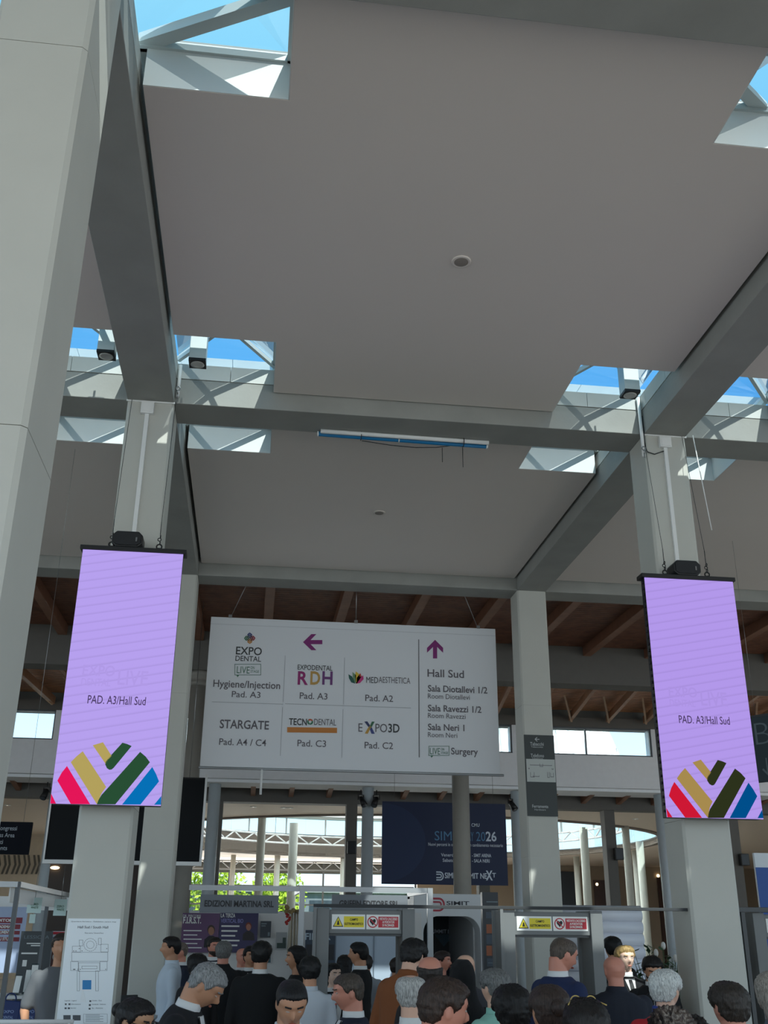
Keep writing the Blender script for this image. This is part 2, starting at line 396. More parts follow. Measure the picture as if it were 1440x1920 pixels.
# ---- two LED screens
def led_mat(name, rgb):
    m = bpy.data.materials.new(name); m.use_nodes = True; t = m.node_tree; t.nodes.clear()
    co = t.nodes.new('ShaderNodeTexCoord'); mp = t.nodes.new('ShaderNodeMapping'); mp.inputs['Rotation'].default_value = (0, math.radians(11), 0)
    wv = t.nodes.new('ShaderNodeTexWave'); wv.bands_direction = 'Z'; wv.inputs['Scale'].default_value = 3.6; wv.wave_profile = 'SAW'
    r = t.nodes.new('ShaderNodeValToRGB'); c = lin(rgb)
    r.color_ramp.elements[0].position = 0.0; r.color_ramp.elements[0].color = (*[v * 0.86 for v in c], 1)
    r.color_ramp.elements[1].position = 0.28; r.color_ramp.elements[1].color = (*c, 1)
    em = t.nodes.new('ShaderNodeEmission'); o = t.nodes.new('ShaderNodeOutputMaterial')
    L = t.links.new; L(co.outputs['Object'], mp.inputs[0]); L(mp.outputs[0], wv.inputs[0]); L(wv.outputs['Fac'], r.inputs[0]); L(r.outputs[0], em.inputs[0]); L(em.outputs[0], o.inputs[0])
    return m
_g = crop(60, 980, 3.4286, 10.0)
def lc(*pts):                                  # emblem outlines in the screen's own coordinates
    return [(_g(*p)[0] + 1.845, _g(*p)[1] - 3.015) for p in pts]
EMB = [('gold', lc((402, 1440), (436, 1430), (467, 1421), (522, 1508), (500, 1530), (484, 1560))),
       ('green', lc((590, 1424), (620, 1432), (649, 1445), (535, 1583), (522, 1594), (508, 1596), (492, 1586), (481, 1562), (484, 1545), (505, 1518))),
       ('gold', lc((262, 1548), (298, 1511), (338, 1478), (487, 1705), (458, 1745), (430, 1812), (426, 1812))),
       ('green', lc((703, 1482), (738, 1512), (765, 1548), (545, 1816), (428, 1816), (438, 1788), (456, 1758))),
       ('red', lc((177, 1665), (204, 1615), (238, 1572), (385, 1815), (262, 1815))),
       ('red', lc((136, 1748), (168, 1813), (132, 1813))),
       ('blue', lc((780, 1578), (804, 1622), (823, 1670), (705, 1817), (588, 1817))),
       ('blue', lc((838, 1762), (836, 1818), (792, 1818)))]
M_SCRTXT = emissive('screen_text', (70, 55, 92), 1.0)
def led(x0, label, rgb, pal, side):
    t = thing('led_screen', label, 'screen', (x0, 9.9, 3.01), group='purple LED banner screens')
    b = MB(); b.box(0.005, 0.995, -0.005, 0.11, 0, 2.5)
    for k in range(36):                         # cable studs down the edge
        if side: b.box(-0.012, 0.005, 0.03, 0.055, 0.05 + k * 0.068, 0.075 + k * 0.068)
    b.build('housing', M_BLACK, t, bevel=0.004)
    b = MB(); b.box(0, 1.0, -0.012, -0.005, 0, 2.485); b.build('screen', led_mat('led_' + label[:5], rgb), t)
    b = MB(); b.box(-0.03, 1.03, -0.02, 0.14, 2.49, 2.535); b.build('top_bar', M_BLACK, t, bevel=0.005)
    pm = {k: emissive('led_%s_%s' % (k, label[:5]), v, 1.0) for k, v in pal.items()}
    for k, poly in EMB:
        b = MB(); poly = [(min(max(p[0], 0.0), 1.0), max(p[1], 0.0)) for p in poly]
        b.prism(poly, -0.0145, -0.0125, 'y'); b.build('emblem_stripe', pm[k], t)['label'] = k + ' emblem stripe'
    fit('PAD. A3/Hall Sud', 0.225, 0.77, 0.93, 0.078, -0.0125, M_SCRTXT, t, 0.004)
    gh = emissive('screen_ghost_' + label[:5], tuple(int(v * 0.968) for v in rgb), 1.0)
    fit('EXPO', 0.145, 0.45, 1.20, 0.10, -0.0125, gh, t, 0.012, label='faint ghosted word')
    fit('DENTAL', 0.145, 0.42, 1.10, 0.07, -0.0125, gh, t, 0.008, label='faint ghosted word')
    fit('LIVE', 0.485, 0.77, 1.12, 0.14, -0.0125, gh, t, 0.008, label='faint ghosted word')
    for xx in (0.265, 0.745):                   # lifting rings and chain
        b = MB(); b.torus((xx, 0.05, 2.575), 0.026, 0.008, 'y')
        for q in range(3): b.torus((xx + 0.004 * (-1) ** q, 0.05, 2.62 + q * 0.034), 0.017, 0.005, 'y' if q % 2 else 'x', 10, 6)
        b.tube((xx, 0.05, 2.53), (xx, 0.05, 2.56), 0.012)
        b.tube((xx, 0.05, 2.71), (xx, 0.05, 2.85), 0.004)
        b.build('lifting_ring', M_BLACK, t)
        b = MB(); b.tube((xx, 0.05, 2.85), (xx, 0.28, 4.39), 0.003, 0.003, 6); b.build('suspension_wire', M_DARK, t)
    return t
led(-1.845, 'left purple LED screen hung on the column nearest the sign', (182, 160, 238), dict(gold=(178, 160, 92), green=(40, 78, 52), red=(228, 22, 88), blue=(6, 112, 182)), 0)
led(4.055, 'right purple LED screen hung on the right column', (178, 152, 234), dict(gold=(166, 138, 78), green=(44, 50, 28), red=(205, 24, 52), blue=(0, 78, 138)), 1)
# ---- loudspeakers on top of the screens
def speaker(x, label):
    t = thing('loudspeaker', label, 'loudspeaker', (x, 9.98, 5.545), group='black loudspeakers above the purple screens')
    b = MB(); c = 0.045; w, h = 0.155, 0.175
    b.prism([(-w + c, 0.004), (w - c, 0.004), (w, c), (w, h - c), (w - c, h), (-w + c, h), (-w, h - c), (-w, c)], -0.09, 0.11, 'y'); b.build('cabinet', M_BLACK, t, bevel=0.012)
    b = MB(); w2, h2 = w - .02, h - .022; b.prism([(-w2 + c, .022), (w2 - c, .022), (w2, c), (w2, h2 - c + .02), (w2 - c, h2), (-w2 + c, h2), (-w2, h2 - c + .02), (-w2, c)], -0.1, -0.088, 'y'); b.build('grille', mat('speaker_grille', (30, 30, 33), 0.6, bump=0.6, bscale=300), t)
    b = MB(); b.box(0.085, 0.10, -0.104, -0.098, 0.06, 0.105); b.build('badge', M_STEEL, t)
    b = MB(); b.box(-0.05, 0.05, -0.06, 0.08, -0.002, 0.006); b.build('bracket', M_BLACK, t)
speaker(-1.42, 'black loudspeaker sitting on top of the left purple screen')
speaker(4.555, 'black loudspeaker sitting on top of the right purple screen')
# ---- white conduits and junction boxes on the two screen columns
def conduit(x, label):
    t = thing('cable_conduit', label, 'conduit', (x, 10.2, 5.5), group='white conduits on the screen columns')
    b = MB(); b.box(-0.022, 0.022, -0.03, 0.002, 0.0, 1.80); b.build('trunking', M_WHITE, t, bevel=0.004)
    b = MB(); b.box(-0.07, 0.07, -0.055, 0.002, 1.72, 1.86); b.box(-0.055, 0.055, -0.062, -0.054, 1.735, 1.845); b.build('junction_box', M_WHITE, t, bevel=0.006)
conduit(-1.40, 'white cable conduit with junction box above the left screen')
conduit(4.58, 'white cable conduit with junction box above the right screen')
for x in (-1.63, 4.34):                        # mortar edge at the column head
    b = MB(); b.box(x - 0.01, x + CW + 0.01, 10.185, 10.2, 7.375, 7.395); struct(b.build('trim_%d' % (n + 1), M_WHITE)); n += 1
b = MB(); b.path([(4.33, 10.17, 7.62), (4.335, 10.17, 7.2), (4.35, 10.17, 7.15), (4.44, 10.18, 7.13), (4.56, 10.18, 7.18)], 0.006); tag(b.build('cable', M_DARK), 'thin dark cable looping over the head of the right screen column', 'cable')
for (x, lab, z0, z1) in ((-1.085, 'white pipe with a hook beside the left screen column at the rooflight', 7.45, 7.86), (4.30, 'white pipe running down the beam corner above the right screen column', 7.08, 7.86)):
    t = thing('pipe', lab, 'pipe', (x, 10.165, 0))
    b = MB(); b.tube((0, 0, z0), (0, 0, z1), 0.02, 0.02, 10); b.build('tube', M_WHITE, t)
    b = MB(); b.torus((0.0, -0.02, z0 + .10), 0.022, 0.007, 'y'); b.torus((0.0, -0.02, z0 + .05), 0.02, 0.006, 'x'); b.tube((0, -.02, z0 - .02), (0, -.02, z0 + .03), .006); b.build('hook', M_STEEL, t)
b = MB(); b.tube((4.93, 10.16, 7.40), (5.02, 10.16, 6.2), 0.006, 0.006, 8); tag(b.build('hanging_cable', M_WHITE), 'thin white cable hanging beside the right column head', 'cable')
# ---- square spotlights under the rooflights
def spot(x, z, label, y=9.55):
    t = thing('spotlight', label, 'spotlight', (x, y, z), group='white box spotlights under the rooflights')
    b = MB(); b.box(-0.088, 0.088, -0.088, 0.088, 0.012, 0.46); b.build('housing', M_BAR, t, bevel=0.004)
    b = MB(); b.box(-0.09, 0.09, -0.09, 0.09, 0.0, 0.03); b.build('black_rim', M_BLACK, t)
    b = MB(); b.lathe([(0.072, -0.001), (0.074, -0.006), (0.05, -0.004), (0.0, -0.003)], n=24); b.build('reflector', mat('lamp_reflector', (205, 205, 200), 0.2, 0.4), t)
    b = MB(); b.tube((0, 0, 0.45), (0, 0, 0.62), 0.012); b.build('stem', M_STEEL, t)
spot(-0.845, 7.53, 'box spotlight under the rooflight right of the left screen column')
spot(-1.80, 7.55, 'box spotlight under the rooflight left of the left screen column')
spot(3.95, 7.53, 'box spotlight under the rooflight left of the right screen column')
# ---- round ceiling loudspeakers
for (x, y, lab) in ((1.61, 7.48, 'round flush ceiling speaker in the nearest ceiling bay'), (1.605, 13.58, 'round flush ceiling speaker in the farther ceiling bay')):
    t = thing('ceiling_speaker', lab, 'ceiling speaker', (x, y, ZC), group='round ceiling speakers')
    b = MB(); b.lathe([(0.088, 0.002), (0.09, -0.008), (0.078, -0.014), (0.074, -0.012)], n=32); b.build('rim', M_CEIL, t)
    b = MB(); b.lathe([(0.075, -0.010), (0.06, -0.013), (0.0, -0.014)], n=32); b.build('grille', mat('round_grille', (150, 140, 132), 0.7, bump=0.5, bscale=250), t)
# ---- blue tube tied under the cross beam
t = thing('fluorescent_tube', 'blue and white tube tied under the cross beam', 'tube', (0, 0, 0))
b = MB(); b.tube((0.53, 10.66, 7.355), (2.56, 10.70, 7.352), 0.03, 0.03, 14); b.build('blue_tube', mat('blue_tube', (18, 120, 175), 0.35), t)
b = MB(); b.tube((0.55, 10.60, 7.362), (2.565, 10.62, 7.36), 0.026, 0.026, 14); b.build('white_tube', M_WHITE, t)
b = MB(); b.tube((0.515, 10.66, 7.355), (0.53, 10.66, 7.355), 0.031); b.tube((1.48, 10.68, 7.354), (1.495, 10.68, 7.354), 0.032); b.tube((2.55, 10.70, 7.352), (2.57, 10.70, 7.352), 0.031); b.build('end_cap', M_WHITE, t)
for x in (1.03, 2.26):
    b = MB(); b.torus((x, 10.64, 7.355), 0.055, 0.005, 'x', 16, 6); b.build('cable_tie', M_BLACK, t)
b = MB(); b.path([(1.05, 10.72, 7.33), (1.4, 10.73, 7.30), (1.7, 10.73, 7.29), (1.95, 10.73, 7.31), (2.15, 10.71, 7.34)], 0.005, 6); b.tube((2.02, 10.73, 7.31), (2.02, 10.73, 7.12), 0.004); b.tube((2.27, 10.73, 7.33), (2.27, 10.73, 7.07), 0.004); b.build('cord', M_DARK, t)
# ---- the big hanging direction sign
SY = 17.0
g = crop(340, 1120, 2.3226, SY - 0.035)
t = thing('hanging_sign', 'large white direction sign hanging from wires in the middle', 'sign', (0, 0, 0))
b = MB(); b.box(-0.885, 4.105, SY - 0.03, SY + 0.03, 4.37, 6.89); b.build('board', mat('sign_board', (222, 224, 228), 0.55), t, bevel=0.006)
b = MB(); b.box(-0.885, 4.105, SY - 0.036, SY - 0.028, 6.76, 6.765); b.build('seam', mat('seam_grey', (190, 192, 196), 0.6), t)
b = MB(); b.tube((-0.90, SY, 4.355), (4.17, SY, 4.355), 0.022, 0.022, 10); b.build('bottom_rail', M_ALU, t)
b = MB()
for xa, xb in ((-0.56, -0.1), (1.62, 1.62), (3.80, 3.35)):
    b.tube((xa, SY, 6.88), (xb, SY, 8.06), 0.006, 0.006, 6)
b.build('wire', M_STEEL, t)
b = MB()
for xa in (-0.56, 1.62, 3.80): b.box(xa - 0.03, xa + 0.03, SY - 0.03, SY + 0.03, 6.88, 6.94)
b.build('clamp', M_STEEL, t)
b = MB()
for (x, z0) in ((0.12, 3.95), ):
    b.tube((x, SY, z0), (x, SY, 4.36), 0.02, 0.02, 8)
b.build('drop_rod', M_WHITE, t)
T_D = mat('sign_dark', (58, 60, 62), 0.6); T_G = mat('sign_grey', (98, 94, 100), 0.6); T_P = mat('sign_purple', (128, 36, 112), 0.6)
T_GR = mat('sign_green', (82, 122, 102), 0.6); T_OR = mat('sign_orange', (196, 124, 56), 0.6); T_LINE = mat('sign_line', (176, 178, 182), 0.6)
def sg(body, x0, x1, yb, cap, m=T_G, bold=0.02, label=None):
    a = g(x0, yb); c = g(x1, yb); mid = g((x0 + x1) / 2, yb)[1]; k = g((x0 + x1) / 2, yb - cap)[1] - mid
    return fit(body, a[0], c[0], mid, k, SY - 0.034, m, t, bold * .55, label=label)
def line(p, q, w, m=T_LINE, nm='divider_line'):
    (xa, za), (xb, zb) = g(*p), g(*q)
    xm, zm = (xa + xb) / 2, (za + zb) / 2
    if abs(xa - xb) < abs(za - zb): r = rect(xm - w, xm + w, min(za, zb), max(za, zb))
    else: r = rect(min(xa, xb), max(xa, xb), zm - w, zm + w)
    flat(nm, [r], SY - 0.033, m, t)
def shape(nm, pts, m, label=None):
    o = flat(nm, [[g(*p) for p in pts]], SY - 0.033, m, t)
    if label: o['label'] = label
    return o
sg('EXPO', 237, 350, 250, 33, T_D, 0.02); sg('DENTAL', 235, 347, 278, 22, T_D, 0.01)
def bubble(x0, y0, x1, y1):
    b = MB(); w = 2.2
    for r in ((x0, y0, x1, y0 + w), (x0, y1 - w, x1, y1), (x0, y0, x0 + w, y1), (x1 - w, y0, x1, y1)):
        b.prism([g(r[0], r[1]), g(r[2], r[1]), g(r[2], r[3]), g(r[0], r[3])], SY - 0.035, SY - 0.033, 'y')
    b.prism([g(x0 + 8, y1), g(x0 + 20, y1), g(x0 + 13, y1 + 9)], SY - 0.035, SY - 0.033, 'y')
    b.build('speech_bubble', T_GR, t)
bubble(232, 290, 347, 339); sg('LIVE', 241, 297, 331, 30, T_GR, 0.0); sg('ON', 301, 318, 312, 12, T_GR, 0.01); sg('STAGE', 301, 338, 328, 11, T_GR, 0.01)
sg('Hygiene/Injection', 138, 430, 394, 30, T_G, 0.02); sg('Pad. A3', 219, 344, 436, 26, T_G, 0.008)
shape('arrow', [(530, 195), (566, 160), (588, 160), (563, 186), (614, 186), (614, 204), (563, 204), (588, 230), (566, 230)], T_P, 'purple arrow pointing left')
shape('arrow', [(1105, 185), (1140, 220), (1140, 241), (1114, 216), (1114, 266), (1096, 266), (1096, 216), (1070, 241), (1070, 220)], T_P, 'purple arrow pointing up')
# woven diamond emblem
cx, cy, r_ = 298, 178, 26
pal = [(150, 40, 60), (196, 134, 60), (60, 110, 80), (50, 60, 120)]
for q in range(4):
    a = q * PI / 2; b = MB()
    for k in range(3):
        d0 = 6 + k * 8
        def R2(x, y): return g(cx + (x * math.cos(a) - y * math.sin(a)), cy + (x * math.sin(a) + y * math.cos(a)))
        w = 3.2; L = min(d0, r_ - d0 + 10)
        b.prism([R2(d0 - w, 0), R2(d0 + w, 0), R2(d0 + w - L * .6, L * .75), R2(d0 - w - L * .6, L * .75)], SY - 0.035, SY - 0.033, 'y')
        b.prism([R2(d0 - w, -0.5), R2(d0 + w, -0.5), R2(d0 + w - L * .6, -L * .75), R2(d0 - w - L * .6, -L * .75)], SY - 0.035, SY - 0.033, 'y')
    b.build('emblem_chevron', mat('emblem_%d' % q, pal[q], 0.6), t)
sg('EXPODENTAL', 506, 658, 317, 21, T_D, 0.012)
def grad(name, c1, c2, c3, axis='Z'):
    m = bpy.data.materials.new(name); m.use_nodes = True; tt = m.node_tree; bb = tt.nodes['Principled BSDF']; bb.inputs['Roughness'].default_value = 0.6
    co = tt.nodes.new('ShaderNodeTexCoord'); se = tt.nodes.new('ShaderNodeSeparateXYZ'); rr = tt.nodes.new('ShaderNodeValToRGB')
    rr.color_ramp.elements[0].color = (*lin(c1), 1); rr.color_ramp.elements[1].color = (*lin(c3), 1); e_ = rr.color_ramp.elements.new(0.5); e_.color = (*lin(c2), 1)
    tt.links.new(co.outputs['Generated'], se.inputs[0]); tt.links.new(se.outputs[axis], rr.inputs[0]); tt.links.new(rr.outputs[0], bb.inputs['Base Color']); return m
sg('R', 506, 551, 379, 55, grad('letter_r', (60, 110, 105), (70, 70, 100), (150, 40, 110)), 0.045)
sg('D', 561, 604, 379, 55, grad('letter_d', (50, 110, 120), (60, 130, 110), (190, 150, 80)), 0.045)
sg('H', 613, 658, 379, 55, grad('letter_h', (190, 150, 80), (90, 90, 110), (110, 60, 120)), 0.045)
sg('Pad. A3', 515, 636, 443, 27, T_G, 0.01)
for pts, c in (([(728, 335), (744, 345), (758, 376), (740, 370), (730, 352)], (30, 90, 80)), ([(745, 325), (760, 338), (762, 376), (748, 360)], (110, 150, 110)), ([(760, 322), (775, 335), (778, 350), (762, 376), (756, 345)], (225, 190, 60)), ([(792, 340), (794, 356), (778, 373), (760, 376), (770, 352)], (205, 60, 130)), ([(780, 330), (785, 345), (764, 376), (764, 350)], (200, 70, 60))):
    shape('lotus_petal', pts, mat('petal_%d' % c[0], c, 0.6))
sg('MED', 805, 857, 373, 26, T_D, 0.0); sg('AESTHETICA', 859, 997, 374, 26, T_G, -0.002); sg('Pad. A2', 801, 922, 453, 27, T_G, 0.01)
sg('STARGATE', 166, 381, 572, 36, T_G, 0.03); sg('Pad. A4 / C4', 164, 369, 645, 28, T_G, 0.01)
sg('TECN', 468, 546, 556, 28, T_D, 0.03); sg('DENTAL', 578, 674, 557, 27, T_G, -0.002)
for a0, c in ((0.3, (196, 90, 60)), (2.4, (60, 120, 90)), (4.5, (60, 70, 110))):
    P = [(561 + 13 * math.cos(a0 + k * 0.33), 542 - 13 * math.sin(a0 + k * 0.33)) for k in range(7)] + [(561 + 6 * math.cos(a0 + 0.5 + k * 0.33), 542 - 6 * math.sin(a0 + 0.5 + k * 0.33)) for k in range(6, -1, -1)]
    shape('ring_segment', P, mat('ring_%d' % c[0], c, 0.6))
shape('orange_bar', [(461, 565), (678, 568), (678, 591), (461, 588)], T_OR); sg('FORUM', 523, 613, 585, 15, mat('pale_letter', (226, 190, 150), 0.6), 0.0)
o_ = t.children[-1]
for v in o_.data.vertices: v.co.y -= 0.003
sg('Pad. C3', 505, 630, 650, 28, T_G, 0.01)
sg('E', 771, 789, 585, 36, T_G, 0.0); sg('PO', 845, 896, 587, 36, T_G, 0.0); sg('3D', 901, 950, 588, 36, T_D, 0.03)
for pts, c in (([(797, 541), (810, 540), (822, 558), (815, 565)], (50, 60, 100)), ([(830, 541), (842, 541), (829, 565), (822, 558)], (60, 110, 80)), ([(829, 565), (842, 594), (828, 594), (821, 576)], (60, 70, 130)), ([(815, 565), (821, 576), (812, 594), (799, 593)], (196, 150, 70)), ([(815, 565), (822, 557), (829, 566), (821, 576)], (150, 130, 80))):
    shape('cross_arm', pts, mat('cross_%d_%d' % (c[0], c[1]), c, 0.6))
sg('Pad. C2', 798, 922, 659, 28, T_G, 0.01)
line((452, 253), (444, 455), 0.004); line((440, 478), (432, 690), 0.004); line((711, 262), (706, 467), 0.004); line((704, 487), (699, 698), 0.004)
line((133, 457), (443, 463), 0.005); line((452, 463), (1000, 482), 0.005); line((1033, 183), (1037, 697), 0.0075, mat('rule_dark', (110, 110, 114), 0.6))
sg('Hall Sud', 1072, 1231, 348, 32, T_G, 0.02)
for a_, x_, yb_, b2, x2, y2 in (('Sala Diotallevi 1/2', 1333, 414, 'Room Diotallevi', 1256, 443), ('Sala Ravezzi 1/2', 1307, 499, 'Room Ravezzi', 1238, 527), ('Sala Neri 1', 1233, 580, 'Room Neri', 1202, 610)):
    sg(a_, 1074, x_, yb_, 27, T_G, 0.03); sg(b2, 1074, x2, y2, 21, T_G, 0.0)
bubble(1077, 647, 1167, 690); sg('LIVE', 1083, 1127, 684, 28, T_GR, 0.0); sg('ON', 1131, 1145, 667, 11, T_GR, 0.01); sg('STAGE', 1131, 1162, 682, 10, T_GR, 0.01); sg('Surgery', 1175, 1292, 685, 28, T_G, 0.025)
# ---- dark direction panel on the far column
g2 = crop(920, 1060, 2.769, 16.23)
t = thing('direction_panel', 'dark direction panel with a white plan on the far right column', 'sign', (0, 0, 0))
b = MB(); b.box(4.345, 4.845, 16.228, 16.25, 3.63, 4.91); b.build('panel', mat('panel_dark', (52, 58, 58), 0.5), t)
b = MB(); b.box(4.362, 4.835, 16.222, 16.23, 4.16, 4.52); b.build('plan_sheet', mat('plan_paper', (186, 190, 186), 0.6), t)
b = MB()
for (x, z, w, h) in ((4.42, 4.23, .06, .08), (4.46, 4.24, .1, .02), (4.70, 4.23, .03, .09), (4.75, 4.24, .05, .07), (4.42, 4.42, .36, .012), (4.58, 4.40, .05, .05), (4.39, 4.36, .015, .02), (4.78, 4.36, .02, .02)):
    b.prism(rect(x, x + w, z, z + 0.008), 16.2205, 16.2225, 'y'); b.prism(rect(x, x + 0.006, z, z + h), 16.2205, 16.2225, 'y'); b.prism(rect(x + w, x + w + 0.006, z, z + h), 16.2205, 16.2225, 'y')
b.build('plan_drawing', T_G, t)
M_PW = mat('panel_letter', (178, 182, 182), 0.6)
def pt(body, x0, x1, yb, cap, bold=0.01):
    a, c = g2(x0, yb), g2(x1, yb); k = g2(x0, yb - cap)[1] - a[1]; fit(body, a[0], c[0], (a[1] + c[1]) / 2, k, 16.227, M_PW, t, bold)
pt('Tabacchi', 205, 275, 936, 17); pt('Tobacconist', 210, 272, 947, 8, 0); pt('Telefono', 208, 277, 996, 17); pt('Telephone', 213, 272, 1006, 8, 0); pt('Ferramenta', 216, 299, 1259, 16); pt('Hardware', 228, 286, 1273, 9, 0)
b = MB(); ax, az = g2(228, 903)
b.prism([(ax, az), (ax + .035, az + .035), (ax + .05, az + .035), (ax + .022, az + .006), (ax + .08, az + .006), (ax + .08, az - .006), (ax + .022, az - .006), (ax + .05, az - .035), (ax + .035, az - .035)], 16.2255, 16.228, 'y'); b.build('arrow', M_PW, t)
# ---- floor map poster on the left column
g3 = crop(0, 1500, 4.5, 10.19)
t = thing('map_poster', 'white floor map poster with a blue square on the left column', 'poster', (0, 0, 0))
b = MB(); b.box(-1.607, -1.143, 10.19, 10.2, 0.62, 2.035); b.build('sheet', mat('poster_paper', (240, 246, 250), 0.3), t)
M_INK = mat('poster_ink', (112, 118, 124), 0.6); M_INKD = mat('poster_ink_dark', (86, 90, 96), 0.6)
def m3(body, x0, x1, yb, cap, m=M_INK, bold=0):
    a, c = g3(x0, yb), g3(x1, yb); k = g3(x0, yb - cap)[1] - a[1]; fit(body, a[0], c[0], (a[1] + c[1]) / 2, k, 10.1895, m, t, bold)
m3('Quartiere fieristico - Exhibition centre map', 600, 980, 1031, 10); m3('Hall Sud / South Hall', 655, 912, 1083, 20, M_INKD, 0.01); m3('Piano terra / Ground floor', 715, 875, 1128, 11)
b = MB()
def box3(x0, y0, x1, y1, w=2.2):
    for r in ((x0, y0, x1, y0 + w), (x0, y1 - w, x1, y1), (x0, y0, x0 + w, y1), (x1 - w, y0, x1, y1)):
        P = [g3(r[0], r[1]), g3(r[2], r[1]), g3(r[2], r[3]), g3(r[0], r[3])]; b.prism(P, 10.1885, 10.1905, 'y')
for r in ((610, 1232, 680, 1284), (850, 1217, 914, 1283), (605, 1284, 910, 1362), (595, 1362, 662, 1440), (842, 1362, 905, 1440), (662, 1372, 842, 1448), (650, 1440, 672, 1612), (806, 1440, 832, 1612), (668, 1180, 700, 1232), (830, 1165, 856, 1222), (690, 1400, 820, 1425)): box3(*r)
for k in range(26):
    x, y = random.uniform(600, 905), random.choice((1250, 1270, 1385, 1410, 1425, 1300)); 
    if 690 < x < 830: continue
    box3(x, y, x + 7, y + 7, 3)
for k in range(20):
    a, c = 2 * PI * k / 20, 2 * PI * (k + .7) / 20
    for rr in (52, 30): b.prism([g3(762 + rr * math.cos(a), 1222 + rr * math.sin(a)), g3(762 + (rr + 3) * math.cos(a), 1222 + (rr + 3) * math.sin(a)), g3(762 + (rr + 3) * math.cos(c), 1222 + (rr + 3) * math.sin(c)), g3(762 + rr * math.cos(c), 1222 + rr * math.sin(c))], 10.1885, 10.1905, 'y')
b.build('plan_drawing', M_INK, t)
b = MB(); b.prism([g3(697, 1520), g3(771, 1520), g3(769, 1598), g3(695, 1598)], 10.188, 10.1905, 'y'); b.build('blue_square', mat('map_blue', (20, 130, 195), 0.4), t)
b = MB(); b.prism([g3(692, 1600), g3(702, 1600), g3(728, 1706), g3(672, 1706)], 10.188, 10.1905, 'y'); b.build('view_cone', mat('map_white', (240, 244, 246), 0.4), t)
b = MB()
for r in ((548, 1716, 562, 1730), (578, 1716, 594, 1730), (545, 1750, 562, 1764), (572, 1750, 590, 1764), (754, 1690, 770, 1704), (750, 1722, 766, 1738), (748, 1754, 764, 1768), (535, 1815, 596, 1860), (614, 1815, 680, 1860)):
    b.prism([g3(r[0], r[1]), g3(r[2], r[1]), g3(r[2], r[3]), g3(r[0], r[3])], 10.1885, 10.1905, 'y')
b.build('legend_icon', M_INKD, t)
for s_, x0, x1, y in (('Legenda - Legend', 545, 645, 1697), ('Informazioni', 600, 680, 1727), ('Servizi', 596, 640, 1760), ('Uscita - Exit', 778, 858, 1697), ('Guardaroba - Cloakroom', 776, 892, 1728), ('Bar - Ristorante', 776, 868, 1760)): m3(s_, x0, x1, y, 10)
b = MB(); box3(705, 1805, 906, 1884, 1.6)
for k in range(6): b.prism([g3(722, 1812 + k * 11), g3(722 + (150 if k % 2 else 120), 1812 + k * 11), g3(722 + (150 if k % 2 else 120), 1815 + k * 11), g3(722, 1815 + k * 11)], 10.1885, 10.1905, 'y')
b.build('notes_box', M_INK, t)
# ================================================================== THE HALLS BEHIND
def trim(b, m, bevel=0.0):
    global n
    n += 1; return struct(b.build('trim_%d' % n, m, bevel=bevel))
M_COLW = mat('pale_column_paint', (196, 206, 212), 0.55, noise=0.02)
M_COLG = mat('grey_column_paint', (150, 146, 138), 0.65, noise=0.03)
M_COLI = mat('ivory_column_paint', (206, 206, 196), 0.6, noise=0.02)
def round_column(x, y, r, z1, m, label, capital=False, group='round columns of the rear halls'):
    t = thing('round_column', label, 'column', (x, y, 0), group=group)
    b = MB(); b.tube((0, 0, 0), (0, 0, z1), r, r, 24); b.build('shaft', m, t)
    if capital:
        b = MB(); b.lathe([(r + .003, z1 - 0.32), (r + .05, z1 - .3), (r + .05, z1 - .22), (r + .02, z1 - .2), (r + .02, z1 - .12), (r + .06, z1 - .1), (r + .06, z1)], n=24); b.build('capital', m, t)
    b = MB(); b.lathe([(r + .03, 0), (r + .03, .1), (r + .002, .12)], n=24); b.build('base', m, t)
    return t
round_column(-1.34, 22.58, 0.17, 7.2, M_COLG, 'grey round column with a ring capital, left of the hanging sign', True)
round_column(4.55, 22.58, 0.19, 7.2, M_COLG, 'thick grey round column in front of the navy banner', True)
for x, lab in ((-5.32, 'pale round column left of the left screen column'), (-1.06, 'pale round column below the left end of the hanging sign'), (3.22, 'pale round column with black stage lights, below the middle of the sign'), (7.5, 'pale round column hidden by the far right square column'), (11.8, 'pale round column behind the right screen column')):
    round_column(x, 29.2, 0.165, 5.62, M_COLW, lab)
# stage lights clamped to a column
def stage_light(x, y, z, yaw, label):
    t = thing('stage_light', label, 'stage light', (x, y, z), yaw, 'black stage lights on the rear columns')
    b = MB(); b.tube((0, 0, 0), (0.0, -0.16, -0.22), 0.07, 0.09, 12); b.build('body', M_BLACK, t)
    b = MB(); b.tube((0.0, -0.165, -0.225), (0, -0.168, -0.229), 0.075, 0.075, 12); b.build('lens', mat('dark_lens', (70, 74, 80), 0.1), t)
    b = MB(); b.box(-0.1, 0.1, -0.02, 0.02, 0.06, 0.09); b.box(-0.1, -0.09, -0.02, 0.02, -0.06, 0.08); b.box(0.09, 0.1, -0.02, 0.02, -0.06, 0.08); b.tube((0, 0, 0.08), (0, 0, 0.22), 0.015); b.build('yoke', M_BLACK, t)
stage_light(3.0, 29.0, 5.30, 0.6, 'black stage light left of the pale column below the sign')
stage_light(3.44, 29.0, 5.30, -0.6, 'black stage light right of the pale column below the sign')
stage_light(7.27, 28.95, 5.28, 0.7, 'black stage light left of the far right square column')
stage_light(12.03, 29.0, 5.30, -0.3, 'black stage light left edge of the right purple screen')
stage_light(-5.54, 29.0, 5.30, -0.3, 'black stage light left of the left purple screen')
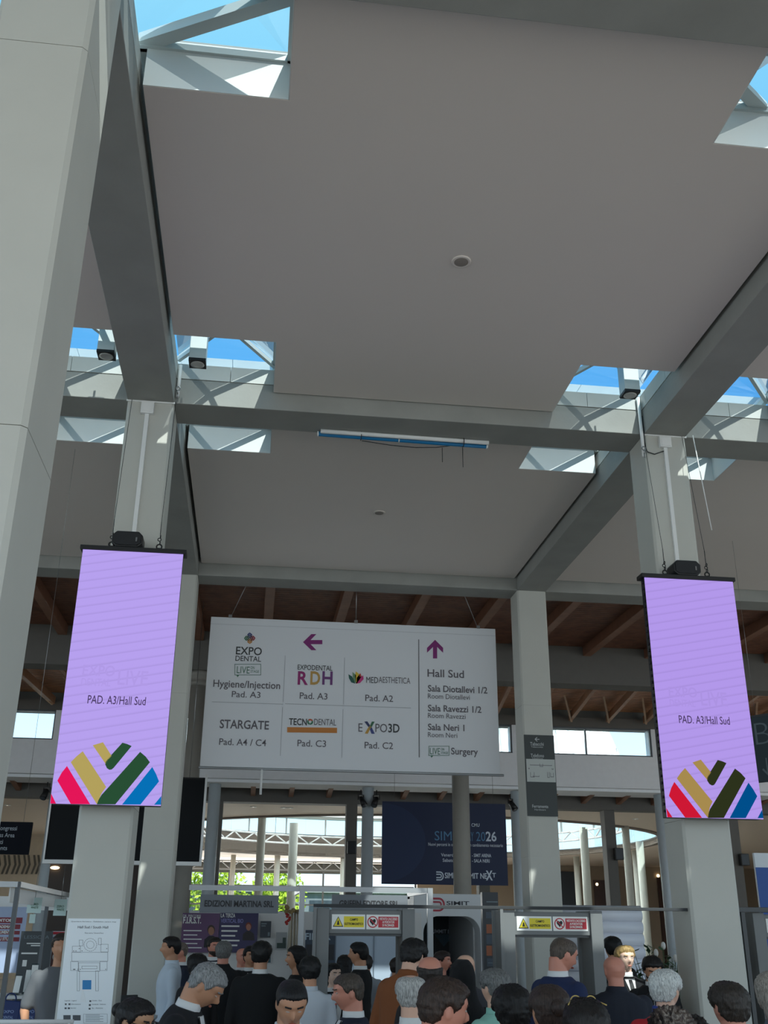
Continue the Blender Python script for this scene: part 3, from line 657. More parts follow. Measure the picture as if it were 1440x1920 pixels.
# portal of beam and posts behind the window wall
b = MB(); b.box(-20, 30, 30.5, 31.0, 5.28, 6.0); trim(b, M_GREYB)
for x in (-8.8, -4.9, -1.0, 2.9, 6.8, 10.7, 14.6, 18.5):
    b = MB(); b.box(x - .16, x + .16, 30.5, 30.9, 0, 5.28); trim(b, M_GREYB, 0.01)
for x, z in ((2.9, 3.9), (10.85, 3.85), (14.75, 3.75)):
    b = MB(); b.box(x - .13, x + .13, 30.28, 30.48, z, z + .34); tag(b.build('wall_speaker', M_DARK, bevel=0.02), {2.9: 'small dark wall speaker on the grey post left of the navy banner', 10.85: 'small dark wall speaker on the grey post left of the right screen column', 14.75: 'small dark wall speaker on the grey post at the right edge'}[x], 'wall speaker', 'dark wall speakers on grey posts')
for i in range(-14, 22):
    x = 1.1 * i
    b = MB(); b.prism([(29.0, 5.68), (30.5, 5.68), (30.5, 5.45)], x - .07, x + .07, 'x'); trim(b, MATS['timber_joist'])
b = MB(); b.box(-20, 30, 29.0, 31.0, 6.0, 6.1); trim(b, M_GREYB)
# low ceiling round the domed court
RC, RR = (6.0, 44.2), 10.9
N = 64
circ = [(RC[0] + RR * math.cos(2 * PI * k / N), RC[1] + RR * math.sin(2 * PI * k / N)) for k in range(N)]
def outer(p):
    dx, dy = p[0] - RC[0], p[1] - RC[1]; s_ = min((24 / abs(dx)) if dx else 1e9, ((13.3 if dy < 0 else 18) / abs(dy)) if dy else 1e9); return (RC[0] + dx * s_, RC[1] + dy * s_)
def annulus(z0, z1, m, name):
    b = MB(); bm = b.bm; q = [[bm.verts.new((*f(p), z)) for p in circ] for z in (z0, z1) for f in ((lambda p: p), outer)]
    for k in range(N):
        j = (k + 1) % N
        bm.faces.new((q[0][k], q[0][j], q[1][j], q[1][k])); bm.faces.new((q[2][k], q[2][j], q[3][j], q[3][k])); bm.faces.new((q[0][k], q[0][j], q[2][j], q[2][k])); bm.faces.new((q[1][k], q[1][j], q[3][j], q[3][k]))
    return struct(b.build(name, m))
annulus(5.3, 5.42, mat('warm_ceiling', (226, 208, 190), 0.7, noise=0.02), 'ceiling')
def ring_low(k): return -36 <= ((360 * k / N + 180) % 360 - 180) < 52     # the glazing comes lower on the right
def ring(r0, r1, z0, z1, m, name, pick=None, z0b=None, z1b=None):
    b = MB(); bm = b.bm
    def col_(k, lo):
        a = 2 * PI * k / N; za, zb = (z0 if not lo or z0b is None else z0b), (z1 if not lo or z1b is None else z1b)
        return [bm.verts.new((RC[0] + r * math.cos(a), RC[1] + r * math.sin(a), z)) for r, z in ((r0, za), (r1, za), (r1, zb), (r0, zb))]
    for k in range(N):
        A, B_ = col_(k, ring_low(k)), col_(k + 1, ring_low(k))
        for i in range(4): bm.faces.new((A[i], A[(i + 1) % 4], B_[(i + 1) % 4], B_[i]))
        bm.faces.new(A); bm.faces.new(B_[::-1])
    return struct(b.build(name, m)) if name[:4] in ('wall', 'trim', 'ceil') else b.build(name, m)
ring(RR, RR + .25, 5.25, 6.2, mat('brown_drum', (128, 116, 106), 0.75, noise=0.03), 'wall_drum', z1b=5.44)
n += 1; ring(RR - .05, RR + .3, 6.2, 6.32, M_GREYB, 'trim_%d' % n, z0b=5.44, z1b=5.5)
n += 1; ring(9.5, RR + .4, 7.1, 7.2, M_WHITE, 'trim_%d' % n)
nwin += 1
w = struct(bpy.data.objects.new('window_%d' % nwin, None)); COL.objects.link(w)
o_ = ring(RR + .1, RR + .12, 6.32, 7.1, glass('ring_glass', (236, 248, 250), 0.4), 'pane', z0b=5.5); o_.parent = w
b = MB()
for k in range(32):
    a = 2 * PI * k / 32; b.bar((RC[0] + (RR + .1) * math.cos(a), RC[1] + (RR + .1) * math.sin(a), 6.3), (RC[0] + (RR + .1) * math.cos(a), RC[1] + (RR + .1) * math.sin(a), 7.1), 0.08, 0.08, up=(1, 0, 0))
b.build('mullion', M_WHITE, w)
# ribbed white dome
md = bpy.data.materials.new('dome_membrane'); md.use_nodes = True; t_ = md.node_tree; t_.nodes.clear()
d1 = t_.nodes.new('ShaderNodeBsdfDiffuse'); d2 = t_.nodes.new('ShaderNodeBsdfTranslucent'); mx = t_.nodes.new('ShaderNodeMixShader'); oo = t_.nodes.new('ShaderNodeOutputMaterial')
d1.inputs[0].default_value = (.86, .87, .86, 1); d2.inputs[0].default_value = (.8, .85, .85, 1); mx.inputs[0].default_value = 0.45
t_.links.new(d1.outputs[0], mx.inputs[1]); t_.links.new(d2.outputs[0], mx.inputs[2]); t_.links.new(mx.outputs[0], oo.inputs[0])
t = struct(bpy.data.objects.new('ceiling', None)); COL.objects.link(t); t.location = (RC[0], RC[1], 7.1)
prof = [(9.7 * math.cos(a), 7.2 * math.sin(a)) for a in [PI / 2 * k / 18 for k in range(18)]] + [(0.4, 7.2)]
b = MB(); b.lathe(prof, n=96); b.build('dome_shell', md, t)
b = MB()
for k in range(72):
    a = 2 * PI * k / 72
    for p, q in zip(prof[:-2:2], prof[2::2]):
        b.bar(((p[0] + .05) * math.cos(a), (p[0] + .05) * math.sin(a), p[1] + .03), ((q[0] + .05) * math.cos(a), (q[0] + .05) * math.sin(a), q[1] + .03), 0.05, 0.08)
b.build('dome_rib', mat('dome_rib', (200, 206, 206), 0.6), t)
# white ring truss hanging inside the court
t = thing('ring_truss', 'white lattice ring truss hanging inside the domed court', 'truss', (RC[0], RC[1], 5.75))
b = MB(); rt = 9.6; nT = 96
for zz in (0, .38):
    P = [(rt * math.cos(2 * PI * k / nT), rt * math.sin(2 * PI * k / nT), zz) for k in range(nT + 1)]; b.path(P, 0.05, 6)
b.build('chord', M_WHITE, t)
b = MB()
for k in range(nT):
    a, c = 2 * PI * k / nT, 2 * PI * (k + 1) / nT; za, zb = (0, .38) if k % 2 else (.38, 0)
    b.tube((rt * math.cos(a), rt * math.sin(a), za), (rt * math.cos(c), rt * math.sin(c), zb), 0.035, 0.035, 6)
b.build('lacing', M_WHITE, t)
b = MB()
for k in range(12):
    a = 2 * PI * k / 12; b.tube((rt * math.cos(a), rt * math.sin(a), .38), (rt * math.cos(a), rt * math.sin(a), 2.9), 0.012, 0.012, 5)
b.build('hanger', M_STEEL, t)
# columns of the court: (pixel x, width in pixels, distance)
cl = [(483, 13, 35.4, 'brown-white column left under the court ceiling, seen above the booth frame'), (545, 14, 37.0, 'white column in the court between the booth signs'),
      (516, 9, 54.8, 'thin far column at the back of the court, left'), (432, 8, 55.5, 'thin far column at the far left of the court'), (641, 8, 55.4, 'thin far column behind the post left of the banner'),
      (1086, 9, 52.0, 'slim white far column right of the direction panel'), (1103, 13, 36.4, 'white column right of the direction panel'), (1143, 9, 53.0, 'slim white far column beside the grey post'),
      (1184, 12, 35.6, 'ivory column just right of the grey post with a speaker'), (1199, 10, 47.0, 'slim ivory column behind another, right of the grey post'), (1209, 12, 42.0, 'white column nearest the right screen column')]
for x, wd, Y, lab in cl:
    p = W(x, 1700, Y); depth = (p - EYE).dot(_f)
    round_column(p.x, Y, wd * 1.2 / FPX * depth / 2, 5.3, M_COLI, lab, group='columns of the domed court')
# outer walls and far glazing
M_CURT = mat('dark_curtain', (22, 26, 30), 0.8)
b = MB(); b.box(-20.3, -20, 16.8, 66, 0, 8.2); struct(b.build('wall_left', M_BEIGE))
b = MB(); b.box(30, 30.3, 16.8, 66, 0, 8.2); struct(b.build('wall_right', M_BEIGE))
b = MB(); b.box(9.5, 30, 60, 60.3, 0, 5.3); struct(b.build('wall_rear', mat('brown_wall', (150, 132, 112), 0.7)))
b = MB(); b.box(-20, -7.2, 44, 44.3, 0, 5.3); struct(b.build('wall_chevron', M_BEIGE))
M_CHEV = mat('chevron_dark', (92, 88, 80), 0.7)
for k in range(6):                              # dark arrows along the beige wall
    for q in (0, 1):
        pz = W(-33 + k * 18.6 + q * 8, 1621, 44); x, z = pz.x, pz.z - .36
        b = MB(); b.prism([(x, z), (x + .08, z), (x + .17, z + .36), (x + .08, z + .72), (x, z + .72), (x + .09, z + .36)], 43.96, 44.0, 'y')
        tag(b.build('chevron', M_CHEV), 'dark arrow chevron on the beige wall at far left', 'wall arrow', 'dark chevrons on the beige wall')
for (xa, xb, zt, lab) in ((1050, 1080, 1634, 'dark'), (1113, 1136, 1650, 'brown'), (1232, 1246, 1645, 'brown')):
    pa, pb = W(xa, zt, 59.9), W(xb, zt, 59.9)
    b = MB(); b.box(pa.x, pb.x, 59.9, 60, 0, pa.z)
    nm = 'door_%d' % (1 if xa == 1050 else 2 if xa == 1113 else 3)
    struct(b.build(nm, mat('door_' + lab, (26, 34, 38) if lab == 'dark' else (62, 34, 22), 0.3)))
for (x, y, lab) in ((1119, 1658, 'small warm lamp over the brown far doors'), (1234, 1642, 'small warm lamp by the far right door'), (1230, 1621, 'small ceiling lamp right of the court')):
    p = W(x, y, 59.93); b = MB(); b.ball(p, 0.09, 12); tag(b.build('lamp', emissive('warm_lamp', (255, 226, 176), 3)), lab, 'lamp', 'small warm lamps in the rear hall')
for (x, y, Y, lab) in ((476, 1498, 31.9, 'small bright ceiling light left, under the court ceiling'), (533, 1499, 32.0, 'small bright ceiling light beside another over the court'), (545, 1499, 32.0, 'small bright ceiling light third from left over the court'), (1190, 1520, 33, 'small bright ceiling light left of the right screen'), (1045, 1527, 33.5, 'small bright ceiling light right of the direction panel'), (13, 1515, 33, 'small bright ceiling light at the far left edge')):
    p = W(x, y, Y); t = thing('downlight', lab, 'ceiling light', (p.x, W(x, y, Y).y, 5.3), group='small recessed ceiling lights of the rear hall')
    b = MB(); b.lathe([(0.10, 0.0), (0.10, -0.015), (0.08, -0.02)], n=16); b.build('rim', M_WHITE, t)
    b = MB(); b.lathe([(0.078, -0.018), (0.0, -0.021)], n=16); b.build('lens', emissive('downlight_glow', (255, 240, 215), 2.5), t)
# far window wall
nwin += 1
w = struct(bpy.data.objects.new('window_%d' % nwin, None)); COL.objects.link(w); w.location = (0, 62, 0)
b = MB()
for k in range(12):
    x = -20 + k * 2.7; b.box(x - .05, x + .05, -.06, .06, 0, 5.3)
b.build('mullion', M_FRAME, w)
b = MB()
for z in (1.2, 3.05, 4.05): b.box(-20, 9.6, -.05, .05, z - .04, z + .04)
b.build('transom', M_FRAME, w)
b = MB(); b.box(-20, 9.6, -.005, .005, 0, 5.3); b.build('pane', MATS['window_glass'], w)
b = MB(); b.box(-20, 30, 62.0, 62.4, 4.75, 5.3); trim(b, M_GREYB)
# second lattice girder near the far glazing
t = thing('lattice_girder', 'pale lattice girder under the ceiling by the far windows', 'truss', (0, 57.5, 4.72))
b = MB(); b.tube((-14, 0, 0), (10, 0, 0), .04, .04, 6); b.tube((-14, 0, .42), (10, 0, .42), .04, .04, 6); b.build('chord', M_ALU, t)
b = MB()
for k in range(48): b.tube((-14 + k * .5, 0, .42 * (k % 2)), (-13.5 + k * .5, 0, .42 * ((k + 1) % 2)), .025, .025, 5)
b.build('lacing', M_ALU, t)
# outdoors: ground, trees, building
b = MB(); b.box(-60, 80, 66, 130, -0.25, -0.05); o_ = b.build('ground', mat('grass', (96, 120, 60), 0.9, noise=0.2)); struct(o_)
t = thing('building', 'low grey building outside the far windows', 'building', (8, 105, 0))
b = MB(); b.box(-40, 40, 0, 12, 0, 4.9); b.build('wall', mat('far_building', (120, 128, 132), 0.8), t)
b = MB()
for k in range(20): b.box(-38 + k * 4, -35.6 + k * 4, -.05, 0.02, 3.0, 4.2)
b.build('window_band', mat('far_window', (60, 70, 78), 0.2), t)
b = MB(); b.box(-40.5, 40.5, -.5, 12.5, 4.9, 5.15); b.build('roof', mat('far_roof', (150, 152, 150), 0.8), t)
M_LEAF = mat('spring_leaves', (168, 190, 52), 0.7, noise=0.25, nscale=3); M_BARK = mat('bark', (90, 74, 58), 0.9)
def tree(x, y, h, r, label):
    t = thing('tree', label, 'tree', (x, y, 0), group='spring trees outside the far windows')
    b = MB(); b.tube((0, 0, -.1), (0, 0, h * .5), .16, .1, 8); b.tube((0, 0, h * .35), (r * .4, .1, h * .7), .07, .03, 6); b.tube((0, 0, h * .4), (-r * .45, 0, h * .72), .07, .03, 6); b.build('trunk', M_BARK, t)
    b = MB(); rg = random.Random(int(x * 10) + 99)
    for _ in range(1500):
        u = Vector((rg.gauss(0, 1), rg.gauss(0, 1), rg.gauss(0, 1))).normalized() * (rg.random() ** .4); c = Vector((u.x * r, u.y * r, h * .62 + u.z * h * .38)); s_ = rg.uniform(.12, .24)
        A = Vector((rg.gauss(0, 1), rg.gauss(0, 1), rg.gauss(0, 1))).normalized(); B = A.orthogonal().normalized()
        vs = [b.bm.verts.new(c + A * s_), b.bm.verts.new(c + B * s_ * .5), b.bm.verts.new(c - A * s_), b.bm.verts.new(c - B * s_ * .5)]; b.bm.faces.new(vs)
    b.build('crown', M_LEAF, t)
tree(-1.9, 68.5, 6.2, 1.9, 'yellow green tree outside, left of the white court column'); tree(1.95, 69.5, 5.8, 1.85, 'yellow green tree outside, between the booth signs'); tree(-6.2, 70, 5.6, 1.8, 'yellow green tree outside at the left end of the far windows')
# ================================================================== BOOTHS, GATES AND SIGNS
def wx_(x, y, Y): p = W(x, y, Y); return p.x
def wz_(x, y, Y): p = W(x, y, Y); return p.z
def B(x0, y0, x1, y1, Y):
    """upright rectangle (X0, X1, Z0, Z1) covering the photo rectangle at distance Y"""
    a, b_ = W(x0, (y0 + y1) / 2, Y), W(x1, (y0 + y1) / 2, Y); c, d = W((x0 + x1) / 2, y1, Y), W((x0 + x1) / 2, y0, Y)
    return a.x, b_.x, c.z, d.z
def board(name, label, cat, r, Y, m, th=0.02, group=None, to_floor=False):
    """flat board facing the viewer as the panel part of a new thing"""
    t = thing(name, label, cat, (0, 0, 0), group=group)
    b = MB(); b.box(r[0], r[1], Y, Y + th, 0 if to_floor else r[2], r[3]); b.build('panel', m, t); return t
def words(t, s, x0, x1, yb, cap, Y, m, bold=0.01):
    a, c = W(x0, yb, Y), W(x1, yb, Y); k = W((x0 + x1) / 2, yb - cap, Y).z - W((x0 + x1) / 2, yb, Y).z
    return fit(s, a.x, c.x, (a.z + c.z) / 2, k, Y - 0.003, m, t, bold)
def bars(t, name, lst, Y, m):
    """short flat strips (lines of unreadable small print), photo coordinates"""
    b = MB()
    for (x0, y0, x1, y1) in lst:
        r = B(x0, y0, x1, y1, Y); b.prism(rect(*r), Y - 0.004, Y - 0.001, 'y')
    return b.build(name, m, t)
M_GATE = mat('gate_grey', (112, 114, 114), 0.5, noise=0.02); M_GATE2 = mat('gate_grey_dark', (66, 68, 70), 0.45)
M_YEL = mat('warning_yellow', (226, 206, 40), 0.5); M_RED = mat('ban_red', (190, 36, 52), 0.5); M_INKB = mat('black_ink', (26, 26, 28), 0.6)
M_STK = mat('sticker_white', (232, 232, 228), 0.45); M_NAVY = mat('banner_navy', (22, 36, 70), 0.6); M_PALEB = mat('pale_blue_panel', (176, 190, 206), 0.6)
# ---- walk-through metal detectors
def gate(x0, label, stickers=True, w=0.94):
    t = thing('metal_detector', label, 'metal detector', (x0, 10.3, 0), group='grey walk-through metal detectors')
    for s_ in (0, 1):
        a = s_ * (w - 0.12)
        b = MB(); b.prism([(a, 0.0), (a + .12, 0.0), (a + .12, .06), (a + .105, .08), (a + .105, .40), (a + .12, .42), (a + .12, .48), (a, .48), (a, .42), (a + .015, .40), (a + .015, .08), (a, .06)], 0.0, 2.15, 'z'); b.build('side_panel', M_GATE, t, bevel=0.004)
    b = MB(); b.box(.12, w - .12, 0.03, .45, 1.925, 2.135); b.build('crossbar', M_GATE, t, bevel=0.006)
    b = MB(); b.box(.12, w - .12, 0.05, .43, 1.905, 1.927); b.build('crossbar_lip', M_GATE2, t)
    if not stickers: return t
    zc = 2.03; Yf = 0.028
    x1 = .145; wS = (w - .29) / 2 - .006
    for q in (0, 1):
        xa = x1 + q * (wS + .012); xb = xa + wS
        b = MB(); b.prism(rect(xa, xb, zc - .065, zc + .065), Yf - .003, Yf + .003, 'y'); st = b.build('sticker', M_STK, t); st['label'] = ('yellow warning sticker', 'red prohibition sticker')[q]
        b = MB(); b.prism(rect(xa + wS * .36, xb - .012, zc - .048, zc + .048), Yf - .005, Yf - .002, 'y'); b.build('coloured_field', M_YEL if q == 0 else M_RED, st)
        cx_ = xa + wS * .19
        if q == 0:
            for sc, m, d in ((1.0, M_INKB, .004), (.80, M_YEL, .005)):
                b = MB(); b.prism([(cx_ - .05 * sc, zc - .045 * sc - .002 * (sc < 1)), (cx_ + .05 * sc, zc - .045 * sc - .002 * (sc < 1)), (cx_, zc + .047 * sc)], Yf - d - .001, Yf - d + .001, 'y'); b.build('warning_triangle', m, st)
            b = MB(); b.prism([(cx_ - .012, zc - .028), (cx_ + .012, zc - .028), (cx_ + .004, zc + .01), (cx_ - .004, zc + .01)], Yf - .0075, Yf - .0055, 'y'); b.build('warning_symbol', M_INKB, st)
            L = (('CAMPO', .30, .70, .01), ('ELETTROMAGNETICO', .04, .96, -.028)); mm = M_INKB
        else:
            b = MB(); b.prism(disc(cx_, zc, .052), Yf - .0045, Yf - .003, 'y'); b.build('ban_ring', M_RED, st)
            b = MB(); b.prism(disc(cx_, zc, .042), Yf - .0055, Yf - .004, 'y'); b.build('ban_field', M_STK, st)
            H_ = [(cx_ + .030 * math.sin(a) ** 3 * 1.0, zc + .002 + .0021 * (13 * math.cos(a) - 5 * math.cos(2 * a) - 2 * math.cos(3 * a) - math.cos(4 * a))) for a in [2 * PI * k / 20 for k in range(20)]]
            b = MB(); b.prism(H_, Yf - .0065, Yf - .005, 'y'); b.build('heart', M_INKB, st)
            b = MB(); b.prism([(cx_ - .034, zc + .028), (cx_ - .028, zc + .034), (cx_ + .034, zc - .028), (cx_ + .028, zc - .034)], Yf - .0075, Yf - .006, 'y'); b.build('ban_bar', M_RED, st)
            L = (("VIETATO L'ACCESSO", .05, .95, .018), ('AI PORTATORI', .2, .8, -.010), ('DI PACEMAKER', .2, .8, -.038)); mm = M_STK
        fx0, fx1 = xa + wS * .36, xb - .012
        for s_, a, c, z in L: fit(s_, fx0 + (fx1 - fx0) * a, fx0 + (fx1 - fx0) * c, zc + z, .020, Yf - .006, mm, st, 0.02)
    return t
gt = gate(0.665, 'left walk-through metal detector with a lit green walking man')
mg = emissive('go_green', (60, 240, 110), 2.0)
b = MB(); xg, zg = 0.055, 1.25
b.prism(disc(xg + .004, zg + .052, .011, 12), -.006, -.003, 'y')
for P in ([(-.010, .038), (.014, .038), (.010, -.004), (-.008, -.004)], [(-.010, .036), (-.026, .010), (-.020, .006), (-.004, .028)], [(.012, .036), (.028, .014), (.022, .008), (.008, .026)], [(-.008, -.002), (.002, -.002), (-.016, -.050), (-.026, -.046)], [(.0, -.002), (.010, -.002), (.024, -.048), (.014, -.052)]):
    b.prism([(xg + p[0], zg + p[1]) for p in P], -.006, -.003, 'y')
b.build('green_man_light', mg, gt)
gate(2.465, 'right walk-through metal detector beside the right column', w=1.0)
gate(5.02, 'partly visible metal detector at the right edge of the view')
t = thing('barrier_rail', 'thin grey rail running above the two metal detectors to the right column', 'rail', (0, 0, 0))
b = MB(); b.box(0.63, 4.335, 10.27, 10.30, 2.155, 2.185); b.build('rail', mat('rail_grey', (62, 64, 66), .7, spec=.25), t, bevel=.004)
for x in (0.645, 2.45): 
    b = MB(); b.box(x - .015, x + .015, 10.268, 10.30, 0, 2.156); b.build('post', M_GATE, t)
t = thing('barrier_rail', 'dark rail from the right column over the edge metal detector', 'rail', (0, 0, 0))
b = MB(); b.box(4.855, 6.4, 10.25, 10.30, 2.152, 2.20); b.build('rail', M_GATE2, t, bevel=.004)
for x in (4.90, 6.36):
    b = MB(); b.box(x - .02, x + .02, 10.255, 10.295, 0, 2.153); b.build('post', M_GATE2, t)
# ---- navy congress banner
Y = 25.0
RB = B(716, 1505, 950, 1659, Y)
t = board('banner', 'large navy congress banner hanging behind the grey round column', 'banner', RB, Y, M_NAVY, 0.03)
b = MB(); b.prism([(RB[0] + .005, RB[2] + .01)] + [(RB[0] + .005 + 1.05 * math.cos(a), (RB[2] + RB[3]) / 2 + .9 * math.sin(a)) for a in [(-PI / 2 + PI * k / 24) for k in range(25)]] + [(RB[0] + .005, RB[3] - .01)], Y - .003, Y - .0005, 'y'); b.build('faint_disc', mat('banner_navy_light', (30, 46, 82), 0.6), t)
M_BT = mat('banner_text', (206, 214, 226), 0.6); M_BT2 = mat('banner_blue_text', (84, 130, 168), 0.6)
words(t, 'SIMIT', 815, 868, 1576, 17, Y - .003, M_BT2, .0); words(t, 'DAY', 872, 888, 1577, 17, Y - .003, M_BT2, 0.0); words(t, '20', 893, 910, 1577, 17, Y - .003, M_BT2, 0.0); words(t, '26', 911, 931, 1577, 17, Y - .003, M_BT, .02)
words(t, 'CMU', 884, 899, 1550, 6, Y - .003, M_BT); words(t, 'Nuovi percorsi in odontoiatria: un cambiamento necessario', 803, 943, 1587, 6, Y - .003, M_BT, .005)
words(t, 'Venerdi 16', 827, 862, 1606, 6, Y - .003, M_BT); words(t, '- SIMIT ARENA', 885, 921, 1607, 6, Y - .003, M_BT, .02); words(t, 'Sabato 17', 830, 862, 1616, 6, Y - .003, M_BT); words(t, '- SALA NERI', 885, 918, 1617, 6, Y - .003, M_BT, .02)
words(t, 'SIMIT SUMMIT NE', 834, 913, 1647, 10, Y - .003, M_BT, .02); words(t, 'X', 911, 924, 1650, 17, Y - .003, M_BT, .03); words(t, 'T', 923, 930, 1645, 8, Y - .003, M_BT, .02)
def s_logo(t, x0, y0, x1, y1, Y, m):
    """two nested hooks making a rounded S-like mark"""
    xa, xb, za, zb = B(x0, y0, x1, y1, Y); w, h = xb - xa, zb - za; zm = (za + zb) / 2
    b = MB()
    for r0, r1 in ((.36, .5), (.12, .24)):
        P = [(xa + w * .5 + w * r1 * math.cos(a), zm + h * r1 * math.sin(a)) for a in [-PI / 2 + PI * k / 14 for k in range(15)]]
        Q = [(xa + w * .5 + w * r0 * math.cos(a), zm + h * r0 * math.sin(a)) for a in [PI / 2 - PI * k / 14 for k in range(15)]]
        b.prism([(xa, zm - h * r1)] + P + [(xa, zm + h * r1), (xa, zm + h * r0)] + Q + [(xa, zm - h * r0)], Y - .006, Y - .002, 'y')
    b.build('logo_mark', m, t)
s_logo(t, 818, 1634, 832, 1651, Y, M_BT)
for x in (RB[0] + .3, RB[1] - .3):
    b = MB(); b.tube((x, 25.015, RB[3] - .02), (x, 25.015, 7.93), .004, .004, 5); b.build('wire', M_STEEL, t)
# ---- publisher's booth left of the gates
Y = 16.0
t = thing('exhibition_booth', 'white panel booth with aluminium frame and two grey fascia boards', 'booth', (0, 0, 0))
ALX = [wx_(353, 1690, Y), wx_(566, 1690, Y), wx_(806, 1690, Y)]
b = MB(); zt = wz_(566, 1662, Y); b.box(ALX[0], ALX[2], Y - .02, Y + .02, zt - .07, zt); b.build('top_rail', M_ALU, t)
for x in ALX[1:]:
    b = MB(); b.box(x - .04, x + .04, Y - .04, Y + .04, 0, zt); b.build('post', M_ALU, t)
    b = MB(); b.box(x - .02, x + .02, Y + .04, Y + 2.2, zt - .07, zt); b.build('side_rail', M_ALU, t)
r = B(481, 1713, 812, 1800, 18.2); b = MB(); b.box(wx_(353, 1750, 18.2), 2.95, 18.2, 18.25, 0, wz_(520, 1709, 18.2)); b.build('rear_panel', mat('booth_white', (216, 214, 212), 0.6), t)
r = B(612, 1740, 762, 1800, 17.6); b = MB(); b.box(r[0], r[1], 17.6, 17.64, 0, wz_(690, 1722, 17.6)); b.build('store_panel', M_PALEB, t)
b = MB()
for x in (629, 701): xx = wx_(x, 1780, 17.59); b.box(xx - .008, xx + .008, 17.585, 17.6, 0, 2.0)
b.build('panel_joint', mat('panel_joint_grey', (120, 132, 146), 0.6), t)
for (x0, x1, txt, lab, tx0, tx1) in ((375, 522, 'EDIZIONI MARTINA SRL', 'left fascia board', 383, 513), (622, 764, 'GRIFFIN EDITORE SRL', 'right fascia board', 636, 748)):
    r = B(x0, 1678, x1, 1712, Y - .06); b = MB(); b.box(r[0], r[1], Y - .07, Y - .04, r[2], r[3]); f = b.build('fascia', mat('fascia_grey', (118, 122, 128), 0.6), t); f['label'] = lab
    words(f, txt, tx0, tx1, 1700, 11, Y - .07, mat('fascia_letter', (48, 48, 52), 0.6), .03)
def poster(label, x0, y0, x1, y1, Y, m, group=None):
    t = thing('poster', label, 'poster', (0, 0, 0), group=group); r = B(x0, y0, x1, y1, Y); b = MB(); b.box(r[0], r[1], Y, Y + .008, r[2], r[3]); b.build('sheet', m, t); return t
def bust(t, cx, cy, s, Y, skin, cloth, hair):
    """a printed portrait: shoulders, head and hair as flat shapes"""
    def E(x, y, a, b_): return [tuple(W(x + a * math.cos(q), y + b_ * math.sin(q), Y))[::2] for q in [2 * PI * k / 16 for k in range(16)]]
    flat('portrait_shoulders', [[tuple(W(cx + dx * s, cy + dy * s, Y))[::2] for dx, dy in ((-1.9, 4.2), (-1.7, 2.2), (-.6, 1.3), (.6, 1.3), (1.7, 2.2), (1.9, 4.2))]], Y - .002, mat('print_cloth_%d' % cloth[0], cloth, 0.6), t)
    flat('portrait_hair', [E(cx, cy - .25 * s, .95 * s, 1.2 * s)], Y - .004, mat('print_hair_%d' % hair[0], hair, 0.6), t)
    flat('portrait_face', [E(cx, cy + .1 * s, .75 * s, 1.05 * s)], Y - .006, mat('print_skin_%d' % skin[0], skin, 0.6), t)
Yp = 18.1
t = poster('left purple course poster with a bearded man on the booth wall', 340, 1712, 410, 1786, Yp, mat('poster_mauve', (106, 76, 112), 0.5))
words(t, 'F.I.R.S.T.', 343, 377, 1731, 11, Yp, M_STK, .03); words(t, 'DR. PERCORSI', 343, 376, 1720, 5, Yp, M_STK)
bars(t, 'print_line', [(344, 1744 + 8 * k, 378 - (k % 2) * 8, 1746 + 8 * k) for k in range(5)], Yp, M_STK)
bust(t, 396, 1745, 7.5, Yp - .002, (168, 120, 96), (38, 36, 44), (70, 56, 50))
t = poster('right navy course poster with a standing woman on the booth wall', 411, 1712, 483, 1786, Yp, mat('poster_indigo', (58, 52, 92), 0.5))
words(t, 'LA TERZA', 414, 441, 1720, 7, Yp, M_STK, .02); words(t, 'VERTICAL BIO', 414, 456, 1730, 7, Yp, mat('print_lilac', (140, 140, 196), 0.6), .02)
bars(t, 'print_line', [(415, 1735 + 9 * k, 449 - (k % 3) * 4, 1738 + 9 * k) for k in range(5)], Yp, M_STK)
bust(t, 466, 1738, 6, Yp - .002, (176, 120, 100), (52, 46, 50), (120, 56, 40))
t = poster('small dark poster, upper of those on the white booth wall', 488, 1727, 508, 1758, Yp, mat('poster_black', (34, 44, 54), 0.4))
bars(t, 'print_line', [(490, 1731, 500, 1733), (490, 1735, 498, 1737), (502, 1748, 506, 1755)], Yp, mat('print_grey', (110, 124, 130), 0.6))
t = poster('small grey landscape poster on the white booth wall', 517, 1748, 538, 1780, Yp, mat('poster_grey', (150, 152, 152), 0.4))
bars(t, 'print_block', [(519, 1768, 536, 1778), (530, 1758, 536, 1768)], Yp, mat('print_dark_green', (54, 70, 66), 0.6))
t = poster('narrow teal poster below the dark one on the booth wall', 497, 1772, 508, 1805, Yp, mat('poster_teal', (52, 92, 104), 0.4))
# drapery of dried flowers hanging by the booth post
t = thing('dried_garland', 'bunch of dried cream stems and red flowers hanging beside the aluminium post', 'garland', (0, 0, 0))
rg = random.Random(4); p = W(552, 1705, 16.3)
b = MB()
for k in range(22):
    x = p.x + rg.uniform(-.085, .085); y = 16.3 + rg.uniform(-.06, .06); z0 = p.z - rg.uniform(.5, .85); b.tube((x, y, z0), (x * .8 + p.x * .2, y, p.z), .008, .005, 5)
b.build('stem', mat('dried_stem', (176, 164, 144), 0.8), t)
b = MB()
for k in range(14): b.ball((p.x + rg.uniform(-.13, .12), 16.25 + rg.uniform(-.05, .05), p.z + rg.uniform(-.05, .04)), rg.uniform(.02, .035), 8)
b.build('seed_head', mat('seed_head', (150, 128, 84), 0.8), t)
b = MB()
for k in range(8): b.ball((p.x - .09 + rg.uniform(-.03, .03), 16.25, p.z - .06 - .02 * k), .022, 8)
b.build('red_flower', mat('red_flower', (160, 40, 34), 0.7), t)
